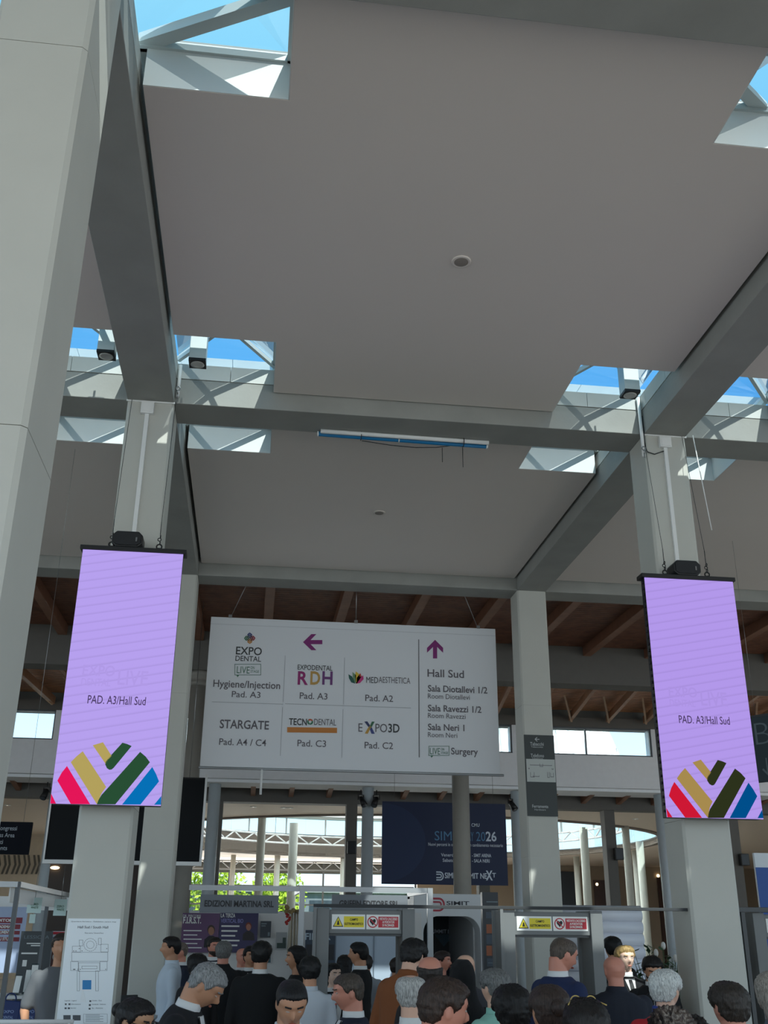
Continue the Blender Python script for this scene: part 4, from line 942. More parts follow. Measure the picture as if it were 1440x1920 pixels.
# navy filler board
t = board('display_board', 'navy display board lettered FILLER behind the left gate', 'board', B(572, 1744, 628, 1810, 17.4), 17.4, mat('board_navy', (40, 54, 72), 0.5), .03, to_floor=True)
words(t, 'FILLER', 572, 620, 1762, 12, 17.4, mat('board_letter', (170, 186, 198), 0.6), .02); words(t, 'FILLER', 572, 592, 1786, 6, 17.4, M_STK, .02)
r = B(574, 1771, 626, 1800, 17.395); flat('lower_field', [rect(*r)], 17.398, mat('board_black', (24, 26, 34), 0.5), t); bars(t, 'red_mark', [(576, 1792, 588, 1796)], 17.394, mat('mark_red', (170, 50, 60), 0.6))
# ---- white box stand with an arched opening
Y = 19.0
t = thing('exhibition_booth', 'white box booth with an arched opening and a red hooked logo', 'booth', (0, 0, 0))
xa, xb, _, zt = B(776, 1676, 906, 1800, Y); ox0, ox1, _, oz = B(794, 1718, 901, 1800, Y); rr = .28
P = [(xa, 0), (ox0, 0), (ox0, oz - rr)] + [(ox0 + rr - rr * math.cos(a), oz - rr + rr * math.sin(a)) for a in [PI / 2 * k / 8 for k in range(1, 9)]] + [(ox1 - rr + rr * math.sin(a), oz - rr + rr * math.cos(a)) for a in [PI / 2 * k / 8 for k in range(0, 9)]] + [(ox1, 0), (xb, 0), (xb, zt), (xa, zt)]
M_BW = mat('booth_box_white', (214, 216, 218), 0.5)
b = MB(); b.prism(P, Y, Y + .5, 'y'); b.build('front_wall', M_BW, t, bevel=.01)
b = MB(); b.box(xa, xa + .08, Y + .5, Y + 3, 0, zt); b.box(xb - .08, xb, Y + .5, Y + 3, 0, zt); b.build('side_wall', M_BW, t)
b = MB(); b.box(xa, xb, Y + 2.9, Y + 3, 0, zt); b.build('rear_wall', mat('booth_teal', (28, 46, 60), 0.5), t)
b = MB(); b.box(xa, xb, Y + .5, Y + 3, zt - .08, zt); b.build('roof', mat('booth_roof', (110, 112, 112), 0.6), t)
s_logo(t, 812, 1683, 834, 1709, Y - .002, mat('logo_crimson', (170, 44, 62), 0.5)); words(t, 'SIMIT', 837, 880, 1697, 7, Y, mat('logo_dark', (60, 64, 72), 0.5), .02)
Yi = Y + 2.88; words(t, 'SUMMIT NEXT', 806, 862, 1750, 7, Yi, M_BT, .02)
bars(t, 'dark_band', [(800, 1752, 870, 1800)], Yi + .003, mat('booth_black', (16, 20, 28), 0.5))
for P_ in ([(814, 1752), (832, 1775), (845, 1760), (845, 1752)], [(835, 1800), (852, 1762), (862, 1775), (862, 1800)]):
    flat('wall_graphic', [[tuple(W(*p, Yi))[::2] for p in P_]], Yi - .004, mat('booth_teal_light', (40, 70, 88), 0.5), t)
# dark totem with orange fields
Y = 15.0
t = board('totem', 'tall dark information totem with orange fields beside the right gate', 'totem', B(906, 1673, 936, 1830, Y), Y, mat('totem_dark', (44, 48, 54), 0.4), .12, to_floor=True)
bars(t, 'orange_field', [(912, 1733, 922, 1750), (923, 1733, 934, 1750), (912, 1773, 922, 1792), (923, 1773, 934, 1792)], Y, mat('totem_orange', (150, 84, 52), 0.5))
bars(t, 'slate_field', [(911, 1710, 934, 1722), (912, 1753, 934, 1770), (913, 1797, 935, 1812)], Y, mat('totem_slate', (66, 76, 88), 0.5))
bars(t, 'print_line', [(912, 1690, 933, 1692), (915, 1805, 930, 1806)], Y - .002, mat('print_grey', (110, 124, 130), 0.6))
# white inflatable wall
Y = 19.5
t = thing('inflatable_wall', 'white ribbed inflatable wall behind the right gate', 'wall', (0, 0, 0))
xa, xb = wx_(1046, 1760, Y), wx_(1205, 1760, Y); zt = wz_(1120, 1704, Y); nR = 11; hR = zt / nR
M_INF = mat('inflatable_white', (224, 226, 234), 0.45)
prof = []
for k in range(nR):
    for q in range(7):
        a = -PI / 2 + PI * q / 6; prof.append((Y - .10 * math.cos(a), hR * (k + .5) + hR * .5 * math.sin(a)))
b = MB(); b.prism(prof + [(Y + .3, zt), (Y + .3, 0)], xa, xb, 'x')
for f in b.bm.faces: f.smooth = len(f.verts) == 4
b.build('ribbed_panel', M_INF, t)
b = MB(); b.box(xa - .02, xb + .02, Y - .02, Y + .32, zt, zt + .06); b.build('top_seam', mat('inflatable_grey', (150, 152, 156), 0.5), t, bevel=.02)
# potted plant with white flowers
t = thing('potted_plant', 'leafy potted plant with white flowers left of the right column', 'plant', (W(1243, 1830, 13).x, 13.0, 0))
b = MB(); b.lathe([(.18, 0), (.20, .02), (.26, .80), (.27, .86), (.24, .86), (.23, .82), (0, .80)], n=20); b.build('pot', mat('plant_pot', (84, 84, 86), 0.5), t)
b = MB(); bs = MB(); rg = random.Random(9)
for k in range(70):
    a = rg.uniform(0, 2 * PI); L = rg.uniform(.5, 1.02); lean = rg.uniform(.05, .52)
    base = Vector((.08 * math.cos(a), .08 * math.sin(a), .8)); tip = base + Vector((lean * math.cos(a), lean * math.sin(a), L)); bs.tube(base, tip, .006, .003, 5)
    for q in range(11):
        m_ = base.lerp(tip, .25 + .07 * q); aa = rg.uniform(0, 2 * PI); d = Vector((math.cos(aa), math.sin(aa), rg.uniform(-.2, .7))) * rg.uniform(.08, .15); sd = d.cross(Vector((0, 0, 1))).normalized() * .028
        vs = [b.bm.verts.new(m_), b.bm.verts.new(m_ + d * .5 + sd), b.bm.verts.new(m_ + d), b.bm.verts.new(m_ + d * .5 - sd)]; b.bm.faces.new(vs)
b.build('foliage', mat('plant_leaf', (58, 92, 62), 0.5, noise=.3, nscale=8), t); bs.build('stem', mat('plant_stem', (70, 84, 50), 0.7), t)
for x, z in ((-.12, 1.72), (-.02, 1.80), (.12, 1.66), (.2, 1.70)):
    b = MB(); b.ball((x, -.15, z), .035, 10, scale=(.8, .8, 1.3)); b.tube((x * .4, -.04, .82), (x, -.15, z), .006, .005, 5, 1); b.build('white_flower', [mat('flower_white', (226, 220, 214), 0.6), MATS['plant_stem']], t)
# ---- blue board at the right edge
t = board('display_board', 'white and blue board at the right edge behind the last gate', 'board', B(1421, 1600, 1500, 1720, 14), 14.0, mat('board_white', (212, 216, 220), 0.5), .05, to_floor=True)
r = B(1427, 1627, 1495, 1800, 14); flat('blue_field', [rect(r[0], r[1], .3, r[3])], 13.998, mat('board_blue', (24, 74, 150), 0.5), t)
# ---- hanging letter sign at the right edge
pa = W(1404, 1352, 14.0)
t = thing('hanging_sign', 'dark hanging letter sign with a down arrow at the right edge', 'sign', (pa.x, 14.0, 3.93), -0.95)
b = MB(); b.box(0, 1.3, 0, .04, 0, 0.93); b.build('panel', mat('letter_sign_slate', (52, 64, 70), 0.6, spec=.3), t, bevel=.004)
b = MB(); b.box(-.01, 1.31, -.006, .046, .92, .95); b.build('top_edge', M_DARK, t)
mlt = mat('letter_pale', (92, 106, 112), 0.5)
for s_, x0, x1 in (('B', .07, .30), ('C', .40, .66)): fit(s_, x0, x1, .52, .32, -.002, mlt, t, -.02)
b = MB(); b.prism([(.19, .08), (.27, .17), (.25, .19), (.20, .13), (.20, .33), (.18, .33), (.18, .13), (.13, .19), (.11, .17)], -.004, -.001, 'y'); b.build('arrow', mlt, t)
b = MB(); b.tube((.1, .02, .94), (.1, .02, 3.68), .002, .002, 5); b.tube((1.1, .02, .94), (1.1, .02, 3.68), .002, .002, 5); b.build('wire', M_STEEL, t)
# ---- dark congress sign at the left
Y = 12.0
t = thing('hanging_sign', 'dark congress direction sign at the left edge', 'sign', (0, 0, 0))
x1, z0, z1 = wx_(57, 1570, Y), wz_(30, 1602, Y), wz_(30, 1541, Y)
b = MB(); b.box(x1 - 1.3, x1, Y, Y + .05, z0, z1); b.build('panel', mat('congress_dark', (16, 18, 25), 0.85, spec=.15), t)
mc = mat('congress_letter', (150, 156, 162), 0.6)
def rt(s_, xe, yb, cap, wd):
    a = W(xe, yb, Y); k = W(xe, yb - cap, Y).z - a.z; fit(s_, a.x - wd, a.x, a.z, k, Y - .003, mc, t, .005)
rt('Area Congressi', 31.5, 1557, 8, .34); rt('Congress Area', 27, 1570, 8, .32); rt('Eventi', 5, 1582.5, 8, .14); rt('Events', 13, 1594, 8, .15)
b = MB()
for x in (x1 - 1.1, x1 - .1): b.tube((x, Y + .025, z1), (x, Y + .025, 7.6), .002, .002, 5)
b.build('wire', M_STEEL, t)
# ---- large dark screen behind the left columns and the dark passage under it
Y = 20.0
t = thing('led_screen', 'large switched-off black screen in a white frame behind the left columns', 'screen', (0, 0, 0))
r = (-3.70, -0.92, 3.06, 4.58); b = MB(); b.box(r[0], r[1], Y, Y + .1, r[2], r[3]); b.build('screen', mat('screen_off', (11, 15, 19), 0.6, spec=.2), t)
b = MB(); b.box(r[0] - .03, r[1] + .04, Y - .02, Y + .1, r[2] - .07, r[2]); b.box(r[0] - .03, r[0], Y - .02, Y + .1, r[2], r[3] + .06); b.box(r[1], r[1] + .04, Y - .02, Y + .1, r[2], r[3] + .06); b.build('frame', M_WHITE, t)
for x in (r[0] + .3, r[1] - .3):
    b = MB(); b.tube((x, Y + .05, r[3]), (x, Y + .05, 8.08), .006, .006, 5); b.build('wire', M_STEEL, t)
b = MB(); b.box(wx_(92, 1640, 23.2), -1.5, 23.2, 23.4, 0, 3.2); struct(b.build('wall_passage', mat('passage_dark', (72, 62, 56), 0.7)))
p = W(103, 1627, 23.17); b = MB(); b.ball(p, .05, 10, scale=(2, 1, .7)); tag(b.build('lamp', MATS['warm_lamp']), 'small warm lamp glowing under the dark screen at left', 'lamp')
# ---- left booth: aluminium frame, hanging sheets, banners, crates
Y = 12.6
t = thing('exhibition_booth', 'open aluminium frame booth with a white canopy edge at far left', 'booth', (0, 0, 0))
pA = W(35, 1653, Y); pB = W(92, 1668, 16.5)
zt = pA.z
for (x, y, lab) in ((pA.x, Y, 0), (pB.x, 16.5, 1)):
    b = MB(); b.box(x - .024, x + .024, y - .024, y + .024, 0, zt); b.build('post', M_FRAME, t)
b = MB(); b.box(pA.x - 2.2, pA.x, Y - .03, Y + .03, zt - .06, zt); b.build('front_rail', M_ALU, t)
b = MB(); b.bar((pA.x, Y, zt - .03), (pB.x + .15, 17.6, zt - .03), .06, .06); b.build('side_rail', M_ALU, t)
b = MB(); b.bar((pA.x - .1, Y + .1, zt - .14), (pB.x + .1, 17.5, zt - .14), .02, .16); b.build('canopy_edge', M_WHITE, t)
b = MB(); b.box(-5.2, pB.x + .2, 17.6, 17.65, zt - .25, zt - .05); b.build('rear_rail', M_WHITE, t)
for (x0, y0, x1, y1, Yq, lab) in ((51, 1683, 78, 1712, 14.4, 'larger pale green paper sign hanging in the far left booth'), (101, 1686, 125, 1717, 15.6, 'white paper sign hanging beside the left screen column'), (55, 1714, 66, 1731, 14.8, 'small white paper sign below the pale green one')):
    r = B(x0, y0, x1, y1, Yq); t = thing('paper_sign', lab, 'paper sign', (0, 0, 0), group='paper signs hanging in the left booth')
    b = MB(); b.box(r[0], r[1], Yq, Yq + .004, r[2], r[3]); b.build('sheet', mat('paper_mint', (200, 222, 218), 0.6), t)
    if x1 - x0 > 15:
        xm = (x0 + x1) / 2; words(t, 'ZERO', xm - 7, xm + 7, (y0 + y1) / 2, 4, Yq, T_GR, .02); words(t, 'WASTE', xm - 7, xm + 7, (y0 + y1) / 2 + 6, 4, Yq, T_GR, .02)
    b = MB(); b.tube(((r[0] + r[1]) / 2, Yq, r[3]), ((r[0] + r[1]) / 2, Yq, 2.75), .003, .003, 4); b.build('thread', M_STEEL, t)
Yq = 17.4
t = poster('pale blue publisher banner with red stripes at the left edge', -60, 1700, 45, 1824, Yq, mat('banner_paleblue', (168, 182, 210), 0.5))
bars(t, 'red_stripe', [(-40, 1720, 42, 1731), (-40, 1733, 38, 1742), (-40, 1745, 37, 1752), (-40, 1757, 36, 1765)], Yq, mat('stripe_maroon', (132, 44, 58), 0.6))
for s_, x1, y in (('EDITOR', 24, 1728), ('ACCADEMIA', 20, 1740), ('DOCUMENTI', 20, 1750.5), ('AGLI STUDI', 22, 1763)): words(t, s_, x1 - 34, x1, y, 5, Yq - .003, M_STK, .03)
t = thing('roll_up_banner', 'dark grey roll-up banner in the far left booth', 'banner', (0, 0, 0)); Yq = 17.1
r = B(35, 1746, 95, 1826, Yq); b = MB(); b.box(r[0], r[1], Yq, Yq + .01, .1, r[3]); b.build('sheet', mat('banner_charcoal', (58, 64, 68), 0.5), t); b = MB(); b.box(r[0] - .02, r[1] + .02, Yq - .1, Yq + .1, 0, .1); b.build('base', M_ALU, t)
words(t, 'LESSICRA', 45, 92, 1760, 6, Yq, mat('print_grey', (110, 124, 130), 0.6), 0); bars(t, 'print_line', [(50, 1768, 82, 1770), (58, 1772, 76, 1774), (40, 1786, 70, 1789), (42, 1800, 50, 1812)], Yq, M_STK)
t = poster('white and red advert with a round product photo beside the left column', 94, 1746, 121, 1816, 17.3, mat('advert_white', (206, 210, 218), 0.5))
bars(t, 'red_header', [(95, 1747, 121, 1752)], 17.3, M_RED); bars(t, 'print_line', [(96, 1757 + 5 * k, 119, 1759 + 5 * k) for k in range(4)], 17.3, mat('print_blue', (90, 100, 160), 0.6))
bars(t, 'photo_field', [(96, 1776, 120, 1814)], 17.3, mat('photo_brown', (120, 84, 80), 0.6)); p = W(105, 1794, 17.29); flat('product_disc', [disc(p.x, p.z, .055)], 17.294, M_STK, t); flat('product_hole', [disc(p.x, p.z, .022)], 17.29, M_INKB, t)
# table with blue cloth bags and acrylic stands
t = thing('display_table', 'white display table in the far left booth', 'table', (W(35, 1870, 16.2).x, 16.2, 0))
b = MB(); b.box(-.75, .62, -.3, .3, 1.02, 1.06); b.build('tabletop', M_WHITE, t)
for sx, sy in ((-.7, -.25), (.57, -.25), (-.7, .25), (.57, .25)):
    b = MB(); b.tube((sx, sy, 0), (sx, sy, 1.02), .02); b.build('leg', M_ALU, t)
M_BAG = mat('blue_bag', (26, 48, 104), 0.55)
for k, (x0, lab) in enumerate(((6, 'blue printed carrier bag hanging at the table edge, left one'), (44, 'blue printed carrier bag hanging at the table edge, right one'))):
    p = W(x0 + 14, 1880, 15.78); t2 = thing('carrier_bag', lab, 'bag', (p.x, 15.78, .5), group='blue carrier bags at the left booth')
    b = MB(); b.prism([(-.135, 0), (.135, 0), (.145, .50), (-.13, .52)], -.06, .06, 'y'); b.build('bag_body', M_BAG, t2, bevel=.012)
    b = MB(); b.torus((0, -.02, .53), .07, .01, 'y', 16, 6); b.build('handle', M_BAG, t2)
    for q, s_ in enumerate(('EXPO', 'DENTAL', 'BAG')): fit(s_, -.08 + q * .01, .07, .36 - q * .07, .034, -.0625, mat('bag_print', (150, 170, 210), 0.6), t2, .01)
M_ACR = glass('acrylic', (226, 234, 236), 2.0)
for k in range(5):
    x = W(36 + k * 15, 1840, 16.2).x; t2 = thing('leaflet_stand', 'clear acrylic leaflet stand on the table in the far left booth', 'stand', (x, 16.05 + .16 * (k % 2), 1.06), .15 * (k % 3 - 1), 'clear acrylic leaflet stands on the left booth table')
    h = .26 + .07 * (k % 3); b = MB(); b.bar((0, -.06, .01), (0, .06, .01), .10, .008); b.bar((0, .0, .0), (.0, .07, h), .10, .006, up=(0, 1, 0)); b.build('stand', M_ACR, t2)
    b = MB(); b.bar((0, .0, .03), (.0, .06, h - .02), .085, .006, up=(0, 1, 0)); b.build('leaflets', M_STK, t2)
t = thing('steel_rail', 'horizontal white rail crossing the bottom left corner', 'rail', (0, 0, 0)); p0, p1 = W(-40, 1916, 9.4), W(138, 1916, 9.4)
b = MB(); b.tube((p0.x, 9.4, p0.z), (p1.x, 9.4, p1.z), .018); b.build('rail', M_WHITE, t)
for x in (p0.x + .05, p1.x - .03):
    b = MB(); b.tube((x, 9.4, 0), (x, 9.4, p0.z), .016); b.build('post', M_WHITE, t)
# counter and monitor behind the left columns
xm = W(318, 1880, 13.0).x
t = thing('counter', 'white reception counter behind the left columns', 'counter', (xm - .25, 12.3, 0))
b = MB(); b.box(-.12, .12, 0, .5, 0, 1.02); b.build('body', M_WHITE, t); b = MB(); b.box(-.14, .14, -.03, .53, 1.02, 1.05); b.build('worktop', mat('worktop_grey', (180, 182, 184), 0.4), t)
p = W(232, 1895, 10.9); t = thing('monitor', 'dark monitor on a post between the two left columns', 'monitor', (p.x, 10.95, 0), .5)
b = MB(); b.box(-.12, .12, -.015, .015, 1.05, 1.36); b.build('display', M_DARK, t, bevel=.005); b = MB(); b.tube((0, .02, 0), (0, .02, 1.1), .025); b.lathe([(.16, 0), (.16, .02), (.03, .04)], n=20); b.build('stand', M_DARK, t)
# ================================================================== PEOPLE
from mathutils import noise as mnoise
def lerp_tab(tab, v):
    if v <= tab[0][0]: return tab[0][1]
    for (a, x), (b_, y) in zip(tab[:-1], tab[1:]):
        if v <= b_: return x + (y - x) * (v - a) / (b_ - a)
    return tab[-1][1]
def sstep(a, b_, v):
    t_ = min(1, max(0, (v - a) / (b_ - a))); return t_ * t_ * (3 - 2 * t_)
HC = Vector((0, -0.012, 1.645)); PIV = Vector((0, 0.012, 1.55))
def head_pt(d, extra=0.0):
    """skin surface of the head in direction d (face towards -Y)"""
    x, y, z = d
    rx, ry, rz = 0.0800, 0.099, 0.118
    if z < 0:
        k = -z
        rx *= 1 - 0.25 * k ** 1.7
        ry *= (1 - 0.30 * k ** 1.4) if y > 0 else (1 - 0.10 * k)
    if z > 0: rz = 0.111; rx *= 1 + .06 * sstep(0, .4, z)
    if z > 0 and y > 0: ry *= 1.05
    k = 1.0
    if z > 0: k = (abs(x) ** 2.7 + abs(y) ** 2.7 + abs(z) ** 2.7) ** (-1 / 2.7); k = 1 + (k - 1) * .9 * sstep(0, .35, z)
    p = Vector((x * rx, y * ry, z * rz * .985)) * k
    o = 0.0
    if y < 0:
        g = lambda cx, cz, sx, sz: math.exp(-((x - cx) / sx) ** 2 - ((z - cz) / sz) ** 2)
        nose = 0.030 * math.exp(-(x / 0.13) ** 2) * (sstep(0.22, -0.18, z) * sstep(-0.42, -0.22, z)); o += nose
        o += 0.006 * g(0, 0.30, 0.55, 0.10)                         # brow
        o -= 0.010 * (g(-0.40, 0.12, 0.17, 0.11) + g(0.40, 0.12, 0.17, 0.11))
        o += 0.005 * (g(-0.55, -0.15, 0.2, 0.2) + g(0.55, -0.15, 0.2, 0.2))
        o += 0.007 * g(0, -0.50, 0.26, 0.045) + 0.006 * g(0, -0.60, 0.22, 0.045) - 0.004 * g(0, -0.55, 0.3, 0.02)
        o += 0.012 * g(0, -0.83, 0.3, 0.14)                         # chin
    n_ = Vector((x / rx, y / ry, z / rz)).normalized()
    return p + n_ * extra + Vector((0, -1, 0)) * o
def sph_dirs(nu, nv):
    return [[Vector((math.sin(PI * j / nv) * math.sin(2 * PI * i / nu), -math.sin(PI * j / nv) * math.cos(2 * PI * i / nu), math.cos(PI * j / nv))) for i in range(nu)] for j in range(1, nv)]
def sphere_fn(b, fn, nu=44, nv=34, mi=0):
    R = [[b.bm.verts.new(fn(d)) for d in row] for row in sph_dirs(nu, nv)]
    t_, e_ = b.bm.verts.new(fn(Vector((0, 0, 1)))), b.bm.verts.new(fn(Vector((0, 0, -1))))
    F = []
    for r0, r1 in zip(R[:-1], R[1:]):
        for i in range(nu): F.append(b.bm.faces.new((r0[i], r1[i], r1[(i + 1) % nu], r0[(i + 1) % nu])))
    for i in range(nu):
        F.append(b.bm.faces.new((t_, R[0][i], R[0][(i + 1) % nu]))); F.append(b.bm.faces.new((e_, R[-1][(i + 1) % nu], R[-1][i])))
    for f in F: f.smooth = True; f.material_index = mi
def loft(b, rings, n=28, power=2.4):
    """rings: (z, half width, half depth, y offset)"""
    R = []
    for z, hx, hy, oy in rings:
        row = []
        for i in range(n):
            a = 2 * PI * i / n; c, s_ = math.cos(a), math.sin(a)
            row.append(b.bm.verts.new((hx * math.copysign(abs(c) ** (2 / power), c), oy + hy * math.copysign(abs(s_) ** (2 / power), s_), z)))
        R.append(row)
    for r0, r1 in zip(R[:-1], R[1:]):
        for i in range(n): b.bm.faces.new((r0[i], r0[(i + 1) % n], r1[(i + 1) % n], r1[i])).smooth = True
    b.bm.faces.new(R[0][::-1]); b.bm.faces.new(R[-1])
def limb(b, pts, n=16):
    """tapering limb through (point, radius)"""
    for (p, r), (q, s_) in zip(pts[:-1], pts[1:]): b.tube(p, q, r, s_, n)
    for p, r in pts: b.ball(p, r * 0.99, 14)
TORSO = [(0.86, .150, .105, .012), (0.93, .168, .118, .012), (1.02, .155, .108, .004), (1.10, .147, .104, 0), (1.20, .160, .112, -.004), (1.30, .178, .120, -.004), (1.37, .188, .112, .004), (1.42, .176, .096, .012), (1.455, .130, .080, .018), (1.485, .078, .066, .018)]
NECK = [(1.46, .074, .070, .016), (1.50, .063, .066, .014), (1.56, .061, .066, .010), (1.62, .058, .064, .006)]
def remesh(b, voxel, smooth=4):
    me = bpy.data.meshes.new('tmp'); bmesh.ops.recalc_face_normals(b.bm, faces=b.bm.faces); b.bm.to_mesh(me); b.bm.free()
    o = bpy.data.objects.new('tmp', me)
    m = o.modifiers.new('r', 'REMESH'); m.mode = 'VOXEL'; m.voxel_size = voxel; m.use_smooth_shade = True
    s_ = o.modifiers.new('s', 'SMOOTH'); s_.factor = 0.5; s_.iterations = smooth
    r = evaluate(o)
    bpy.data.objects.remove(o); bpy.data.meshes.remove(me); return r
_HAND = {}
def hand_mesh(curl):
    """right hand hanging along -Z from the wrist at the origin, palm towards -X"""
    if curl in _HAND: return _HAND[curl]
    b = MB(); b.ball((0, 0, -.045), 1, 16, scale=(.015, .041, .05)); b.ball((0, 0, -.005), 1, 14, scale=(.021, .027, .03))
    for k, (y, L) in enumerate(((-.031, .072), (-.011, .080), (.010, .075), (.029, .058))):
        p = Vector((0, y, -.078)); a = curl * (.6 + .08 * k); r = .0088
        pts = [(p + Vector((0, 0, .03)), r + .002)]
        for q, f in enumerate((.45, .32, .25)):
            pts.append((p.copy(), r - .0006 * q)); p = p + Vector((-math.sin(a), (y * .12), -math.cos(a))) * L * f; a += curl * .75
        pts.append((p, r - .002)); limb(b, pts, 10)
    limb(b, [(Vector((-.004, -.026, -.022)), .013), (Vector((-.018, -.048, -.052)), .0115), (Vector((-.028, -.054, -.080)), .0095), (Vector((-.034, -.052, -.098)), .008)], 10)
    _HAND[curl] = remesh(b, 0.0036, 3); return _HAND[curl]
def hair_fn(style, thick, seed):
    short = [(-1, .50), (-.75, .47), (-.5, .38), (-.38, .05), (-.2, -.10), (0, .08), (.22, .05), (.35, -.35), (.6, -.60), (1, -.62)]
    full = [(-1, .52), (-.72, .46), (-.55, .30), (-.42, -.05), (-.2, -.5), (.2, -.75), (1, -.9)]
    tab = full if style in ('long', 'bob') else short
    def fn(d):
        x, y, z = d; zb = lerp_tab(tab, y); w = sstep(-.02, .16, z - zb + .07 * mnoise.noise(Vector((x * 14 + seed, y * 14, z * 14))))
        nz = mnoise.noise(Vector((x * 5 + seed, y * 5, z * 2.5))) * .5 + mnoise.noise(Vector((x * 16 + seed, y * 16, z * 7))) * .5
        t_ = thick * (1 + .45 * nz + .22 * mnoise.noise(Vector((x * 34 + seed, y * 34, z * 9))))
        if style == 'fringe': w *= sstep(.52, .28, z + .10 * y); t_ *= .8
        if style == 'thin': w *= .35 + .65 * sstep(.95, .6, z)
        if style == 'cropped': t_ = .0045 + .004 * sstep(.45, .8, z)
        if style == 'quiff': t_ *= 1 + .9 * sstep(-.1, -.7, y) * sstep(.4, .8, z)
        if style == 'curly': t_ = thick * (1 + 1.1 * mnoise.noise(Vector((x * 9 + seed, y * 9, z * 9))))
        return head_pt(d, -.010 + (.010 + t_) * w)
    return fn
SKINS = {'fair': (226, 178, 152), 'pale': (238, 200, 178), 'tan': (196, 142, 110), 'red': (206, 138, 116), 'olive': (188, 140, 106)}
for k_, v_ in SKINS.items():
    mat('skin_' + k_, v_, .5, noise=.04, nscale=9); mat('lips_' + k_, tuple(int(a * b_) for a, b_ in zip(v_, (.82, .62, .62))), .45)
M_EYE = mat('eye_white', (186, 176, 168), .35); M_IRIS = mat('eye_iris', (42, 30, 24), .15)
def hair_mat(c):
    nm = 'hair_%d_%d_%d' % c
    if nm in MATS: return MATS[nm]
    m = mat(nm, c, .48, spec=.35); t = m.node_tree; b = t.nodes['Principled BSDF']
    co = t.nodes.new('ShaderNodeTexCoord'); mp = t.nodes.new('ShaderNodeMapping'); mp.inputs['Scale'].default_value = (150, 70, 14)
    n1 = t.nodes.new('ShaderNodeTexNoise'); n1.inputs['Scale'].default_value = 1.6; n1.inputs['Detail'].default_value = 3; n1.inputs['Distortion'].default_value = .6
    r = t.nodes.new('ShaderNodeValToRGB'); l_ = lin(c)
    r.color_ramp.elements[0].position = .32; r.color_ramp.elements[0].color = (*[v * .45 for v in l_], 1)
    r.color_ramp.elements[1].position = .72; r.color_ramp.elements[1].color = (*[min(1, v * 1.45 + .004) for v in l_], 1)
    bp = t.nodes.new('ShaderNodeBump'); bp.inputs['Strength'].default_value = .9; bp.inputs['Distance'].default_value = .004
    L = t.links.new; L(co.outputs['Object'], mp.inputs[0]); L(mp.outputs[0], n1.inputs['Vector']); L(n1.outputs['Fac'], r.inputs[0]); L(r.outputs[0], b.inputs['Base Color']); L(n1.outputs['Fac'], bp.inputs['Height']); L(bp.outputs[0], b.inputs['Normal'])
    return m
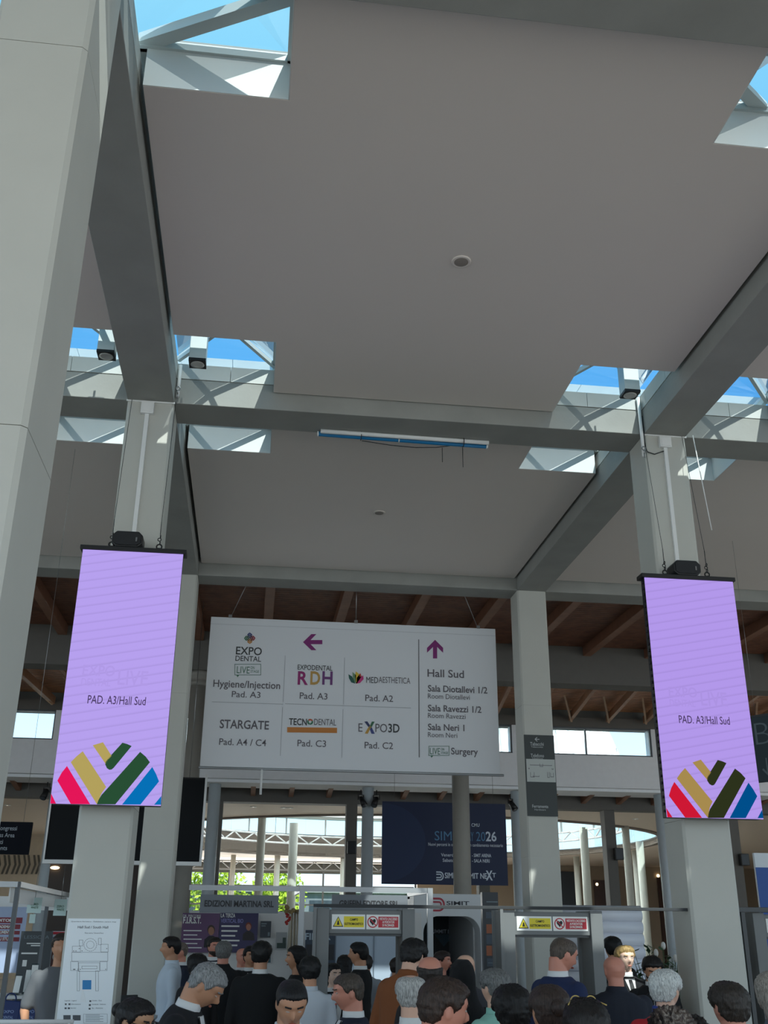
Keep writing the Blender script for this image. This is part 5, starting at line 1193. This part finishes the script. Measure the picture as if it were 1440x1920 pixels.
def person(label, px, py, Y, face, hair=('short', .016, (34, 28, 26)), top=('suit', (24, 25, 30)), skin='fair', pitch=0, yaw=0, lean=0, arms='down', build=1.0, extras=(), face_on=False, beard=None, tie=None, voxel=None, shirt=(226, 226, 226), hands=True, group=None):
    """px, py: where the middle of the head is seen; Y: how far along the hall; face: heading of the body in degrees (0 = towards the viewer, 90 = to the right)"""
    P = W(px, py, Y)
    # place the feet so that the head, with its lean, ends up at P
    la = math.radians(lean); hc = HC + Vector((0, 0, 0))
    def bend(p):
        w = sstep(.88, 1.15, p.z)
        if w <= 0 or lean == 0: return p
        a = la * w; y, z = p.y, p.z - .92
        return Vector((p.x, y * math.cos(a) - z * math.sin(a), .92 + y * math.sin(a) + z * math.cos(a)))
    Rh = Matrix.Rotation(math.radians(yaw), 3, 'Z') @ Matrix.Rotation(math.radians(pitch), 3, 'X')
    def headx(p): return bend(PIV + Rh @ (p - PIV))
    hw = headx(HC); sc = P.z / hw.z
    sc = min(1.12, max(.86, sc)); rz = math.radians(face)
    off = Matrix.Rotation(rz, 3, 'Z') @ (hw * sc)
    t = thing('person', label, 'person', (P.x - off.x, P.y - off.y, 0), rz, group); t.scale = (sc,) * 3
    vox = voxel or (.0062 if Y < 9.5 else .0085)
    ms, ml = MATS['skin_' + skin], MATS['lips_' + skin]
    sh = .175 * build
    sx = lambda s_: {'down': [(Vector((s_ * sh, .01, 1.395)), .052), (Vector((s_ * (sh + .055), .03, 1.12)), .042), (Vector((s_ * (sh + .065), -.03, .885)), .030)],
                     'front': [(Vector((s_ * sh, .01, 1.395)), .052), (Vector((s_ * (sh + .05), -.02, 1.13)), .042), (Vector((s_ * .075, -.24, 1.12)), .030)],
                     'bag': [(Vector((s_ * sh, .01, 1.395)), .052), (Vector((s_ * (sh + .08), .05, 1.13)), .042), (Vector((s_ * (sh + .05), -.13, 1.00)), .030)],
                     'mouth': [(Vector((s_ * sh, .01, 1.395)), .052), (Vector((s_ * (sh + .06), -.10, 1.15)), .042), (Vector((s_ * .05, -.20, 1.42)), .030)]}
    def arm(s_):
        k = arms
        if arms == 'mouth' and s_ > 0: k = 'down'
        if arms == 'bag' and s_ > 0: k = 'down'
        return sx(s_)[k]
    legs = lambda s_: [(Vector((s_ * .088, .01, .88)), .088), (Vector((s_ * .095, -.012, .49)), .056), (Vector((s_ * .10, .02, .09)), .040)]
    def finish(me, name, m, fn=bend, parent=t, noise_amp=0.0):
        co = [v.co.copy() for v in me.vertices]
        if noise_amp:
            nr = [v.normal.copy() for v in me.vertices]
            co = [p + q * (mnoise.noise(p * 9 + Vector((px, 0, 0))) * noise_amp + mnoise.noise(Vector((p.x * 22 + px, p.y * 22, p.z * 11))) * noise_amp * .6) for p, q in zip(co, nr)]
        flatc = []
        for p in co: flatc.extend(fn(p))
        me.vertices.foreach_set('co', flatc); me.update()
        me.materials.clear()
        for mm in (m if isinstance(m, (list, tuple)) else [m]): me.materials.append(mm)
        me.name = name
        for p_ in me.polygons: p_.use_smooth = True
        o = bpy.data.objects.new(name, me); COL.objects.link(o); o.parent = parent; return o
    def mesh_of(b):
        me = bpy.data.meshes.new('m'); bmesh.ops.recalc_face_normals(b.bm, faces=b.bm.faces); b.bm.to_mesh(me); b.bm.free(); return me
    # ---- body: torso, neck, head, arms, legs and feet grown into one surface
    b = MB(); bw = lambda R, d=0, k=1: [(z, (hx + d) * (build if z > 1.0 else 1) * k, hy + d, oy) for z, hx, hy, oy in R]
    loft(b, bw(TORSO)); loft(b, NECK)
    for s_ in (-1, 1):
        limb(b, arm(s_)); limb(b, legs(s_)); limb(b, [(Vector((s_ * .10, .03, .045)), .042), (Vector((s_ * .105, -.13, .032)), .034)])
    hv = []
    b2 = MB(); sphere_fn(b2, lambda d: HC + head_pt(d), 56, 44)
    for s_ in (-1, 1): b2.ball(HC + Vector((s_ * .077, .008, -.004)), 1, 12, scale=(.010, .020, .033))
    for v in b2.bm.verts: v.co = PIV + Rh @ (v.co - PIV)
    tm = bpy.data.meshes.new('h'); b2.bm.to_mesh(tm); b2.bm.free(); b.bm.from_mesh(tm); bpy.data.meshes.remove(tm)
    body = remesh(b, vox, 3)
    if hands:
        bb = bmesh.new(); bb.from_mesh(body)
        for s_ in (-1, 1):
            a = arm(s_); e, wv = a[1][0], a[2][0]; d = (wv - e).normalized(); q = d.to_track_quat('-Z', 'Y').to_matrix()
            hm = hand_mesh(.45 if arms in ('down', 'bag') else .9).copy()
            M3 = q @ Matrix.Diagonal((s_, 1, 1))
            hm.transform(Matrix.Translation(wv + d * .004) @ M3.to_4x4())
            if s_ < 0: hm.flip_normals()
            bb.from_mesh(hm); bpy.data.meshes.remove(hm)
        bb.to_mesh(body); bb.free()
    finish(body, 'body', ms)
    # ---- trousers and shoes
    kind, tc_ = top[0], top[1]
    tr = top[2] if len(top) > 2 else ((30, 32, 38) if kind != 'coat' else (40, 42, 50))
    b = MB(); loft(b, [(z, hx + .012, hy + .012, oy) for z, hx, hy, oy in TORSO[:4]])
    for s_ in (-1, 1): limb(b, [(legs(s_)[0][0], .098), (legs(s_)[1][0], .072), (Vector((s_ * .10, .015, .09)), .064)])
    finish(remesh(b, .015, 4), 'trousers', mat('cloth_%d_%d_%d' % tr, tr, .85), noise_amp=.004)
    for s_ in (-1, 1):
        b = MB(); limb(b, [(Vector((s_ * .10, .035, .05)), .05), (Vector((s_ * .105, -.14, .036)), .042)]); b.box(s_ * .103 - .045, s_ * .103 + .045, -.175, .08, 0, .02)
        finish(remesh(b, .01, 3), 'shoe', mat('shoe_black', (24, 22, 22), .4))
    # ---- upper garment
    inf = {'suit': .022, 'shirt': .014, 'tshirt': .014, 'coat': .034, 'jacket': .032, 'dark': .018}[kind]
    zlow = {'suit': .80, 'coat': .55, 'jacket': .84}.get(kind, .90)
    R = [(z, (hx + inf) * (build if z > 1 else 1), hy + inf, oy) for z, hx, hy, oy in TORSO]
    R = [r for r in R if r[0] >= .93]; R = [(zlow, R[0][1] + (.012 if kind != 'coat' else .03), R[0][2] + (.01 if kind != 'coat' else .03), .012)] + R
    R[-1] = (R[-1][0] + .005, R[-1][1] * .98, R[-1][2] * .98, R[-1][3])
    b = MB(); loft(b, R)
    for s_ in (-1, 1):
        a = arm(s_); cut = {'tshirt': .95}.get(kind, .97)
        if kind == 'tshirt': limb(b, [(a[0][0], a[0][1] + .018), (a[0][0].lerp(a[1][0], .8), a[1][1] + .022)])
        else: limb(b, [(a[0][0], a[0][1] + inf * .9), (a[1][0], a[1][1] + inf * .8), (a[1][0].lerp(a[2][0], .93), a[2][1] + inf * .75)])
    if kind in ('coat', 'jacket'): loft(b, [(1.44, .11, .095, .016), (1.50, .086, .084, .015), (1.535, .079, .080, .014)])
    mt = mat('cloth_%d_%d_%d' % tc_, tc_, .85, bump=.15, bscale=220)
    gname = {'suit': 'suit_jacket', 'shirt': 'shirt', 'tshirt': 't_shirt', 'coat': 'coat', 'jacket': 'jacket', 'dark': 'top'}[kind]
    g_ = finish(remesh(b, .012 if Y < 9.5 else .016, 5), gname, mt, noise_amp=.005)
    def front(w0, w1, z0, z1, d, m, name, parent=t):
        """strip of cloth lying on the chest; width w0 at z0 to w1 at z1"""
        b = MB(); rows = []
        n1, n2 = 8, 8
        for j in range(n1 + 1):
            z = z0 + (z1 - z0) * j / n1; hx = lerp_tab([(r[0], r[1]) for r in R], z) ; hy = lerp_tab([(r[0], r[2]) for r in R], z); oy = lerp_tab([(r[0], r[3]) for r in R], z)
            ww = w0 + (w1 - w0) * j / n1; row = []
            for i in range(n2 + 1):
                x = ww * (2 * i / n2 - 1); c = min(.98, abs(x) / hx); y = oy - hy * (1 - c ** 2.4) ** (1 / 2.4)
                row.append((x, y, z))
            rows.append(row)
        lay = [[[b.bm.verts.new((p[0], p[1] - dd, p[2])) for p in row] for row in rows] for dd in (d, d - .006)]
        for L_ in lay:
            for j in range(n1):
                for i in range(n2): b.bm.faces.new((L_[j][i], L_[j][i + 1], L_[j + 1][i + 1], L_[j + 1][i]))
        for j in range(n1):
            for i in (0, n2): b.bm.faces.new((lay[0][j][i], lay[0][j + 1][i], lay[1][j + 1][i], lay[1][j][i]))
        for i in range(n2):
            for j in (0, n1): b.bm.faces.new((lay[0][j][i], lay[0][j][i + 1], lay[1][j][i + 1], lay[1][j][i]))
        return finish(mesh_of(b), name, m, parent=parent)
    msh = mat('shirt_%d_%d_%d' % shirt, shirt, .8)
    if kind == 'suit':
        front(.004, .055, 1.14, 1.47, .006, msh, 'shirt_front')
        if tie: front(.030, .018, 1.12, 1.46, .012, mat('tie_%d' % tie[0], tie, .6), 'tie')
        b = MB(); loft(b, [(1.465, .082, .078, .016), (1.50, .071, .074, .015), (1.528, .069, .072, .013)]); finish(mesh_of(b), 'shirt_collar', msh)
        for s_ in (-1, 1):                       # lapels
            b = MB(); b.prism([(s_ * .006, 1.14), (s_ * .062, 1.30), (s_ * .075, 1.42), (s_ * .056, 1.47), (s_ * .030, 1.36)], -.008, .0, 'y')
            def lp(p):
                z = min(1.47, p.z); hx = lerp_tab([(r[0], r[1]) for r in R], z); hy = lerp_tab([(r[0], r[2]) for r in R], z); oy = lerp_tab([(r[0], r[3]) for r in R], z)
                c = min(.98, abs(p.x) / hx); return bend(Vector((p.x, oy - hy * (1 - c ** 2.4) ** (1 / 2.4) + p.y - .004, p.z)))
            finish(mesh_of(b), 'lapel', mt, fn=lp)
    if kind == 'shirt':
        b = MB(); loft(b, [(1.465, .086, .081, .016), (1.50, .075, .078, .015), (1.523, .073, .076, .013)]); finish(mesh_of(b), 'collar', mt)
    # ---- hair and face
    if hair:
        st, th, hcx = hair; m = hair_mat(hcx)
        b = MB(); fn = hair_fn(st, th, px * .01)
        nu, nv = (72, 56) if Y < 9.5 else (44, 34)
        sphere_fn(b, lambda d: HC + fn(d), nu, nv)
        if st == 'long':
            loft(b, [(1.22, .105, .03, .10), (1.32, .125, .045, .092), (1.45, .112, .055, .075), (1.55, .098, .075, .045), (1.66, .090, .085, .025), (1.72, .06, .06, .02)], 20)
        if st == 'bob':
            loft(b, [(1.50, .085, .05, .06), (1.56, .092, .075, .04), (1.66, .088, .085, .02), (1.72, .06, .06, .02)], 20)
        if st == 'bun': b.ball(HC + Vector((0, .125, .03)), .038, 16)
        ho = finish(mesh_of(b), 'hair', m, fn=headx)
    if beard:
        b = MB(); m = hair_mat(beard)
        def bf(d):
            x, y, z = d; w = sstep(-.30, -.5, z) * sstep(.25, .0, y) * (1 - .9 * math.exp(-(x / .18) ** 2 - ((z + .55) / .06) ** 2)); return HC + head_pt(d, -.008 + .016 * w)
        sphere_fn(b, bf, 44, 34); finish(mesh_of(b), 'beard', m, fn=headx)
    if face_on:
        for s_ in (-1, 1):
            ec = HC + Vector((s_ * .031, -.0845, .010))
            down = pitch > 10; b = MB(); b.ball(ec + Vector((0, -.0035, -.003)) if down else ec, .0105, 14, scale=(1.15, .8, .2 if down else .5))
            for f in b.bm.faces:
                c = f.calc_center_median() - ec; f.material_index = 1 if down or (abs(c.x) < .0068 and c.y < -.002) else 0
            finish(mesh_of(b), 'eye', [M_EYE, M_IRIS], fn=headx)
            b = MB(); b.bar(HC + Vector((s_ * .016, -.1015, .032)), HC + Vector((s_ * .050, -.088, .034)), .008, .007); finish(mesh_of(b), 'eyebrow', mat('brow_%d' % (hair[2][0] if hair else 60), hair[2] if hair else (70, 60, 54), .7), fn=headx)
        b = MB(); b.ball(HC + Vector((0, -.094, -.060)), 1, 14, scale=(.023, .008, .0065)); finish(mesh_of(b), 'lips', ml, fn=headx)
    for ex in extras:
        if ex == 'glasses' or ex == 'glasses_top':
            m = M_BLACK if ex == 'glasses' else mat('yellow_frame', (196, 168, 96), .3); dz, dy = (0, 0) if ex == 'glasses' else (.10, .05)
            b = MB()
            for s_ in (-1, 1):
                b.torus(HC + Vector((s_ * .034, -.107 + dy, .008 + dz)), .023, .0032, 'y', 18, 6); b.tube(HC + Vector((s_ * .057, -.105 + dy, .012 + dz)), HC + Vector((s_ * .084, .0 + dy, .012 + dz)), .003, .003, 6)
            b.tube(HC + Vector((-.011, -.109 + dy, .012 + dz)), HC + Vector((.011, -.109 + dy, .012 + dz)), .003, .003, 6)
            finish(mesh_of(b), 'glasses', m, fn=headx)
        if ex == 'lanyard':
            for s_ in (-1, 1):
                b = MB(); b.bar((s_ * .07, -.075, 1.47), (s_ * .006, -.148, 1.14), .016, .004, up=(0, 1, 0)); finish(mesh_of(b), 'lanyard_strap', mat('lanyard_blue', (92, 150, 190), .6))
            b = MB(); b.box(-.045, .045, -.156, -.150, 1.02, 1.14); finish(mesh_of(b), 'badge', M_STK)
        if ex == 'backpack':
            for s_ in (-1, 1):
                b = MB(); b.path([(s_ * .10, .10, 1.43), (s_ * .112, .02, 1.475), (s_ * .118, -.10, 1.40), (s_ * .122, -.145, 1.28), (s_ * .15, -.12, 1.1), (s_ * .17, .0, 1.02)], .026, 10); finish(remesh(b, .008, 3), 'backpack_strap', mat('pack_navy', (26, 30, 40), .7))
            b = MB(); b.box(-.15, .15, .13, .27, .98, 1.42); o_ = finish(mesh_of(b), 'backpack', MATS['pack_navy']); mb = o_.modifiers.new('bevel', 'BEVEL'); mb.width = .04; mb.segments = 3
        if ex == 'watch':
            a = arm(-1); d = (a[2][0] - a[1][0]).normalized(); c = a[2][0] - d * .02; b = MB(); b.tube(c - d * .012, c + d * .012, .036, .036, 18); finish(mesh_of(b), 'wristwatch', M_STEEL)
        if ex == 'phone':
            b = MB(); b.box(-.037, .037, -.345, -.335, 1.10, 1.245); finish(mesh_of(b), 'phone', M_BLACK)
        if ex == 'scarf_collar':
            b = MB(); loft(b, [(1.455, .098, .092, .016), (1.50, .093, .090, .014), (1.55, .088, .086, .013)]); finish(mesh_of(b), 'collar_lining', mat('collar_blue', (44, 66, 150), .7))
        if ex == 'headscarf':
            b = MB(); loft(b, [(1.15, .20, .15, .02), (1.28, .205, .15, .02), (1.42, .17, .125, .02), (1.50, .115, .105, .012), (1.58, .096, .105, .004), (1.68, .097, .118, .0), (1.74, .082, .10, .0), (1.785, .045, .055, .0)], 28)
            for v in b.bm.verts:
                if v.co.z > 1.53 and v.co.y < -.07: v.co.y = -.07
            finish(remesh(b, .01, 5), 'headscarf', mat('scarf_black', (14, 14, 16), .9), fn=lambda p: bend(p), noise_amp=.006)
    return t
BLK = (20, 20, 24); NAVY = (24, 30, 48)
# ---- the queue in front of the gates
person('man with grey hair in a black suit bending to the right beside the left columns', 386, 1849, 6.9, 78, ('short', .015, (142, 142, 142)), ('suit', (20, 21, 26)), 'tan', pitch=24, lean=16, face_on=True)
person('woman with dark tied hair and glasses below the left columns', 252, 1917, 6.0, 62, ('bun', .016, (30, 26, 26)), ('dark', (28, 28, 32)), 'olive', pitch=14, extras=('glasses',), face_on=True)
person('man in a white shirt with backpack straps looking down towards the viewer', 546, 1882, 6.1, 8, ('cropped', .013, (24, 22, 24)), ('shirt', (222, 226, 232)), 'tan', pitch=22, lean=5, extras=('backpack',), face_on=True)
person('man with short brown-grey hair in a navy suit facing left by the left gate', 653, 1861, 7.4, -84, ('short', .012, (74, 64, 56)), ('suit', NAVY), 'red', pitch=8, face_on=True)
person('dark-haired man in a brown overcoat seen from behind at the left gate', 775, 1793, 9.25, 128, ('short', .022, (22, 18, 17)), ('coat', (128, 72, 34)), 'fair', yaw=14, pitch=6, lean=10, build=1.2)
person('balding dark-haired man right behind the brown overcoat', 806, 1826, 7.85, 155, ('fringe', .014, (50, 42, 38)), ('suit', (34, 30, 30)), 'red', yaw=20)
person('older man with a bald crown and white hair in front of the brown overcoat', 770, 1866, 6.6, 176, ('thin', .014, (182, 180, 176)), ('suit', (26, 30, 40)), 'fair', shirt=(230, 230, 228))
person('man with wavy brown hair turning right at the bottom middle', 833, 1893, 4.9, 100, ('short', .021, (58, 42, 34)), ('jacket', (44, 40, 40)), 'red', pitch=10, face_on=True)
person('person in a long black headscarf seen from behind at the bottom middle', 867, 1837, 8.2, 180, None, ('dark', (16, 16, 18)), 'tan', extras=('headscarf',))
person('bald person with a sunlit forehead just behind the black headscarf', 873, 1815, 10.0, 178, None, ('dark', (60, 60, 66)), 'fair')
person('grey-haired person in a mint green shirt beside the black headscarf', 927, 1853, 7.5, -150, ('short', .020, (112, 112, 110)), ('shirt', (146, 200, 184)), 'fair')
person('dark-haired person seen from behind below the mint green shirt', 960, 1897, 5.6, 178, ('short', .024, (24, 20, 19)), ('dark', (30, 24, 26)), 'tan')
person('woman with slicked back brown hair and a bun seen from behind at the bottom', 1031, 1899, 5.1, 184, ('bun', .013, (58, 44, 38)), ('dark', (36, 30, 30)), 'tan')
person('person in dark cap-like hair with yellow glasses pushed up, at the bottom edge', 1100, 1932, 4.7, 172, ('short', .022, (28, 22, 20)), ('dark', (26, 24, 26)), 'tan', extras=('glasses_top',), pitch=-6)
person('tall man in a blue suit standing in the right gate looking down right', 1056, 1791, 8.7, 118, ('cropped', .01, (86, 74, 64)), ('suit', (26, 40, 78)), 'red', yaw=-14, pitch=18, build=1.08, face_on=True)
person('bald man in a dark navy jacket seen from behind right of the right gate', 1152, 1821, 8.9, 178, None, ('jacket', (26, 31, 44)), 'red', build=1.2)
person('white-haired man in a red jacket with a blue collar in the sun', 1249, 1857, 7.1, 160, ('short', .024, (214, 214, 210)), ('jacket', (190, 28, 40)), 'fair', yaw=-30, extras=('scarf_collar',))
person('man with dark curly hair at the bottom edge left of the right column', 1262, 1946, 5.0, 182, ('curly', .026, (34, 26, 24)), ('dark', (38, 34, 36)), 'tan')
person('second curly dark head at the bottom edge beside the right column', 1302, 1950, 6.3, 176, ('curly', .022, (40, 32, 28)), ('dark', (28, 28, 32)), 'tan')
person('man with spiky dark hair seen from behind at the foot of the right column', 1368, 1889, 5.65, 186, ('short', .020, (52, 44, 38)), ('jacket', (46, 48, 54)), 'red')
person('person with wavy grey-blond hair cut by the right edge', 1454, 1868, 6.1, 176, ('bob', .024, (160, 152, 142)), ('jacket', (96, 104, 118)), 'fair')
# ---- at and beyond the gates
person('young blond man in a black suit and tie facing the viewer in sunlight', 1172, 1798, 10.95, 6, ('quiff', .016, (198, 164, 108)), ('suit', BLK), 'pale', face_on=True, tie=(20, 20, 24))
person('dark-haired man looking down with a hand at his mouth, left of the plant', 1224, 1819, 10.35, -12, ('short', .020, (26, 21, 20)), ('suit', (22, 22, 26)), 'tan', pitch=22, arms='mouth', beard=(34, 28, 26), face_on=True, tie=(30, 30, 40))
person('tall dark-haired person seen from behind above the bald man', 1149, 1779, 12.6, 178, ('short', .02, (14, 12, 12)), ('dark', (16, 16, 18)), 'tan')
person('woman with long black hair and a blue lanyard just inside the left gate', 623, 1829, 11.2, 32, ('long', .015, (18, 16, 18)), ('suit', (22, 22, 26)), 'pale', face_on=True, arms='front', extras=('lanyard', 'phone'))
person('dark-haired person with a reddish face behind the brown overcoat', 830, 1803, 13.4, 60, ('short', .018, (44, 30, 26)), ('dark', (52, 34, 34)), 'red', face_on=True)
person('short dark-haired person seen from behind inside the left gate', 646, 1811, 13.0, 180, ('bob', .018, (22, 18, 18)), ('dark', (24, 24, 28)), 'tan')
person('tall man in a black suit inside the left gate facing left', 672, 1789, 12.6, -110, ('short', .016, (18, 16, 16)), ('suit', (16, 17, 20)), 'tan')
person('person in a pale grey top standing behind the tall black suit in the gate', 686, 1808, 14.2, 176, ('short', .016, (40, 34, 32)), ('dark', (150, 154, 160)), 'tan')
person('dark-haired person far inside the gate left of the brown overcoat', 745, 1814, 13.6, 150, ('short', .017, (40, 32, 28)), ('dark', (70, 72, 76)), 'tan')
# ---- visitors at the publisher's booth
person('man in a white shirt half hidden by the left column', 320, 1778, 13.3, -80, ('short', .016, (24, 20, 20)), ('shirt', (204, 214, 226)), 'tan')
person('man in a dark blue suit behind the white shirt by the left column', 337, 1785, 14.6, -70, ('cropped', .01, (110, 96, 88)), ('suit', (30, 36, 54)), 'red')
person('dark-haired woman behind the bending grey-haired man', 369, 1812, 11.4, -140, ('bob', .017, (22, 18, 18)), ('dark', (40, 38, 42)), 'tan')
person('bearded man in a navy suit in front of the purple posters', 402, 1776, 15.2, 20, ('short', .014, (40, 34, 30)), ('suit', (28, 32, 50)), 'red', face_on=True, beard=(60, 48, 42))
person('grey-haired man in a black jacket seen from behind by the posters', 419, 1786, 12.9, 178, ('short', .014, (110, 108, 106)), ('jacket', (18, 18, 22)), 'red')
person('bald man in a pale shirt among the booth visitors', 455, 1795, 14.4, 20, None, ('shirt', (196, 196, 198)), 'red', face_on=True)
person('man in a black suit facing the viewer beside the bald visitor', 471, 1794, 13.3, 14, ('short', .016, (26, 22, 22)), ('suit', (18, 18, 22)), 'tan', face_on=True)
person('broad man in a black suit seen from behind in front of the booth', 490, 1791, 10.9, 170, ('short', .018, (20, 18, 18)), ('suit', (14, 15, 18)), 'tan', build=1.12)
person('woman with long black hair seen in profile beside the booth post', 556, 1797, 11.7, -80, ('long', .015, (18, 16, 18)), ('dark', (18, 18, 20)), 'tan', face_on=True)
person('dark-haired man in a white shirt seen from behind left of the gate', 581, 1821, 10.0, 182, ('short', .020, (20, 18, 18)), ('shirt', (198, 204, 212)), 'tan')
person('person in a grey short-sleeved top with a wristwatch behind the left column', 116, 1777, 11.1, 10, ('short', .016, (60, 50, 44)), ('tshirt', (104, 106, 110)), 'tan', arms='bag', extras=('watch',))
bpy.data.scenes.remove(SCRATCH)
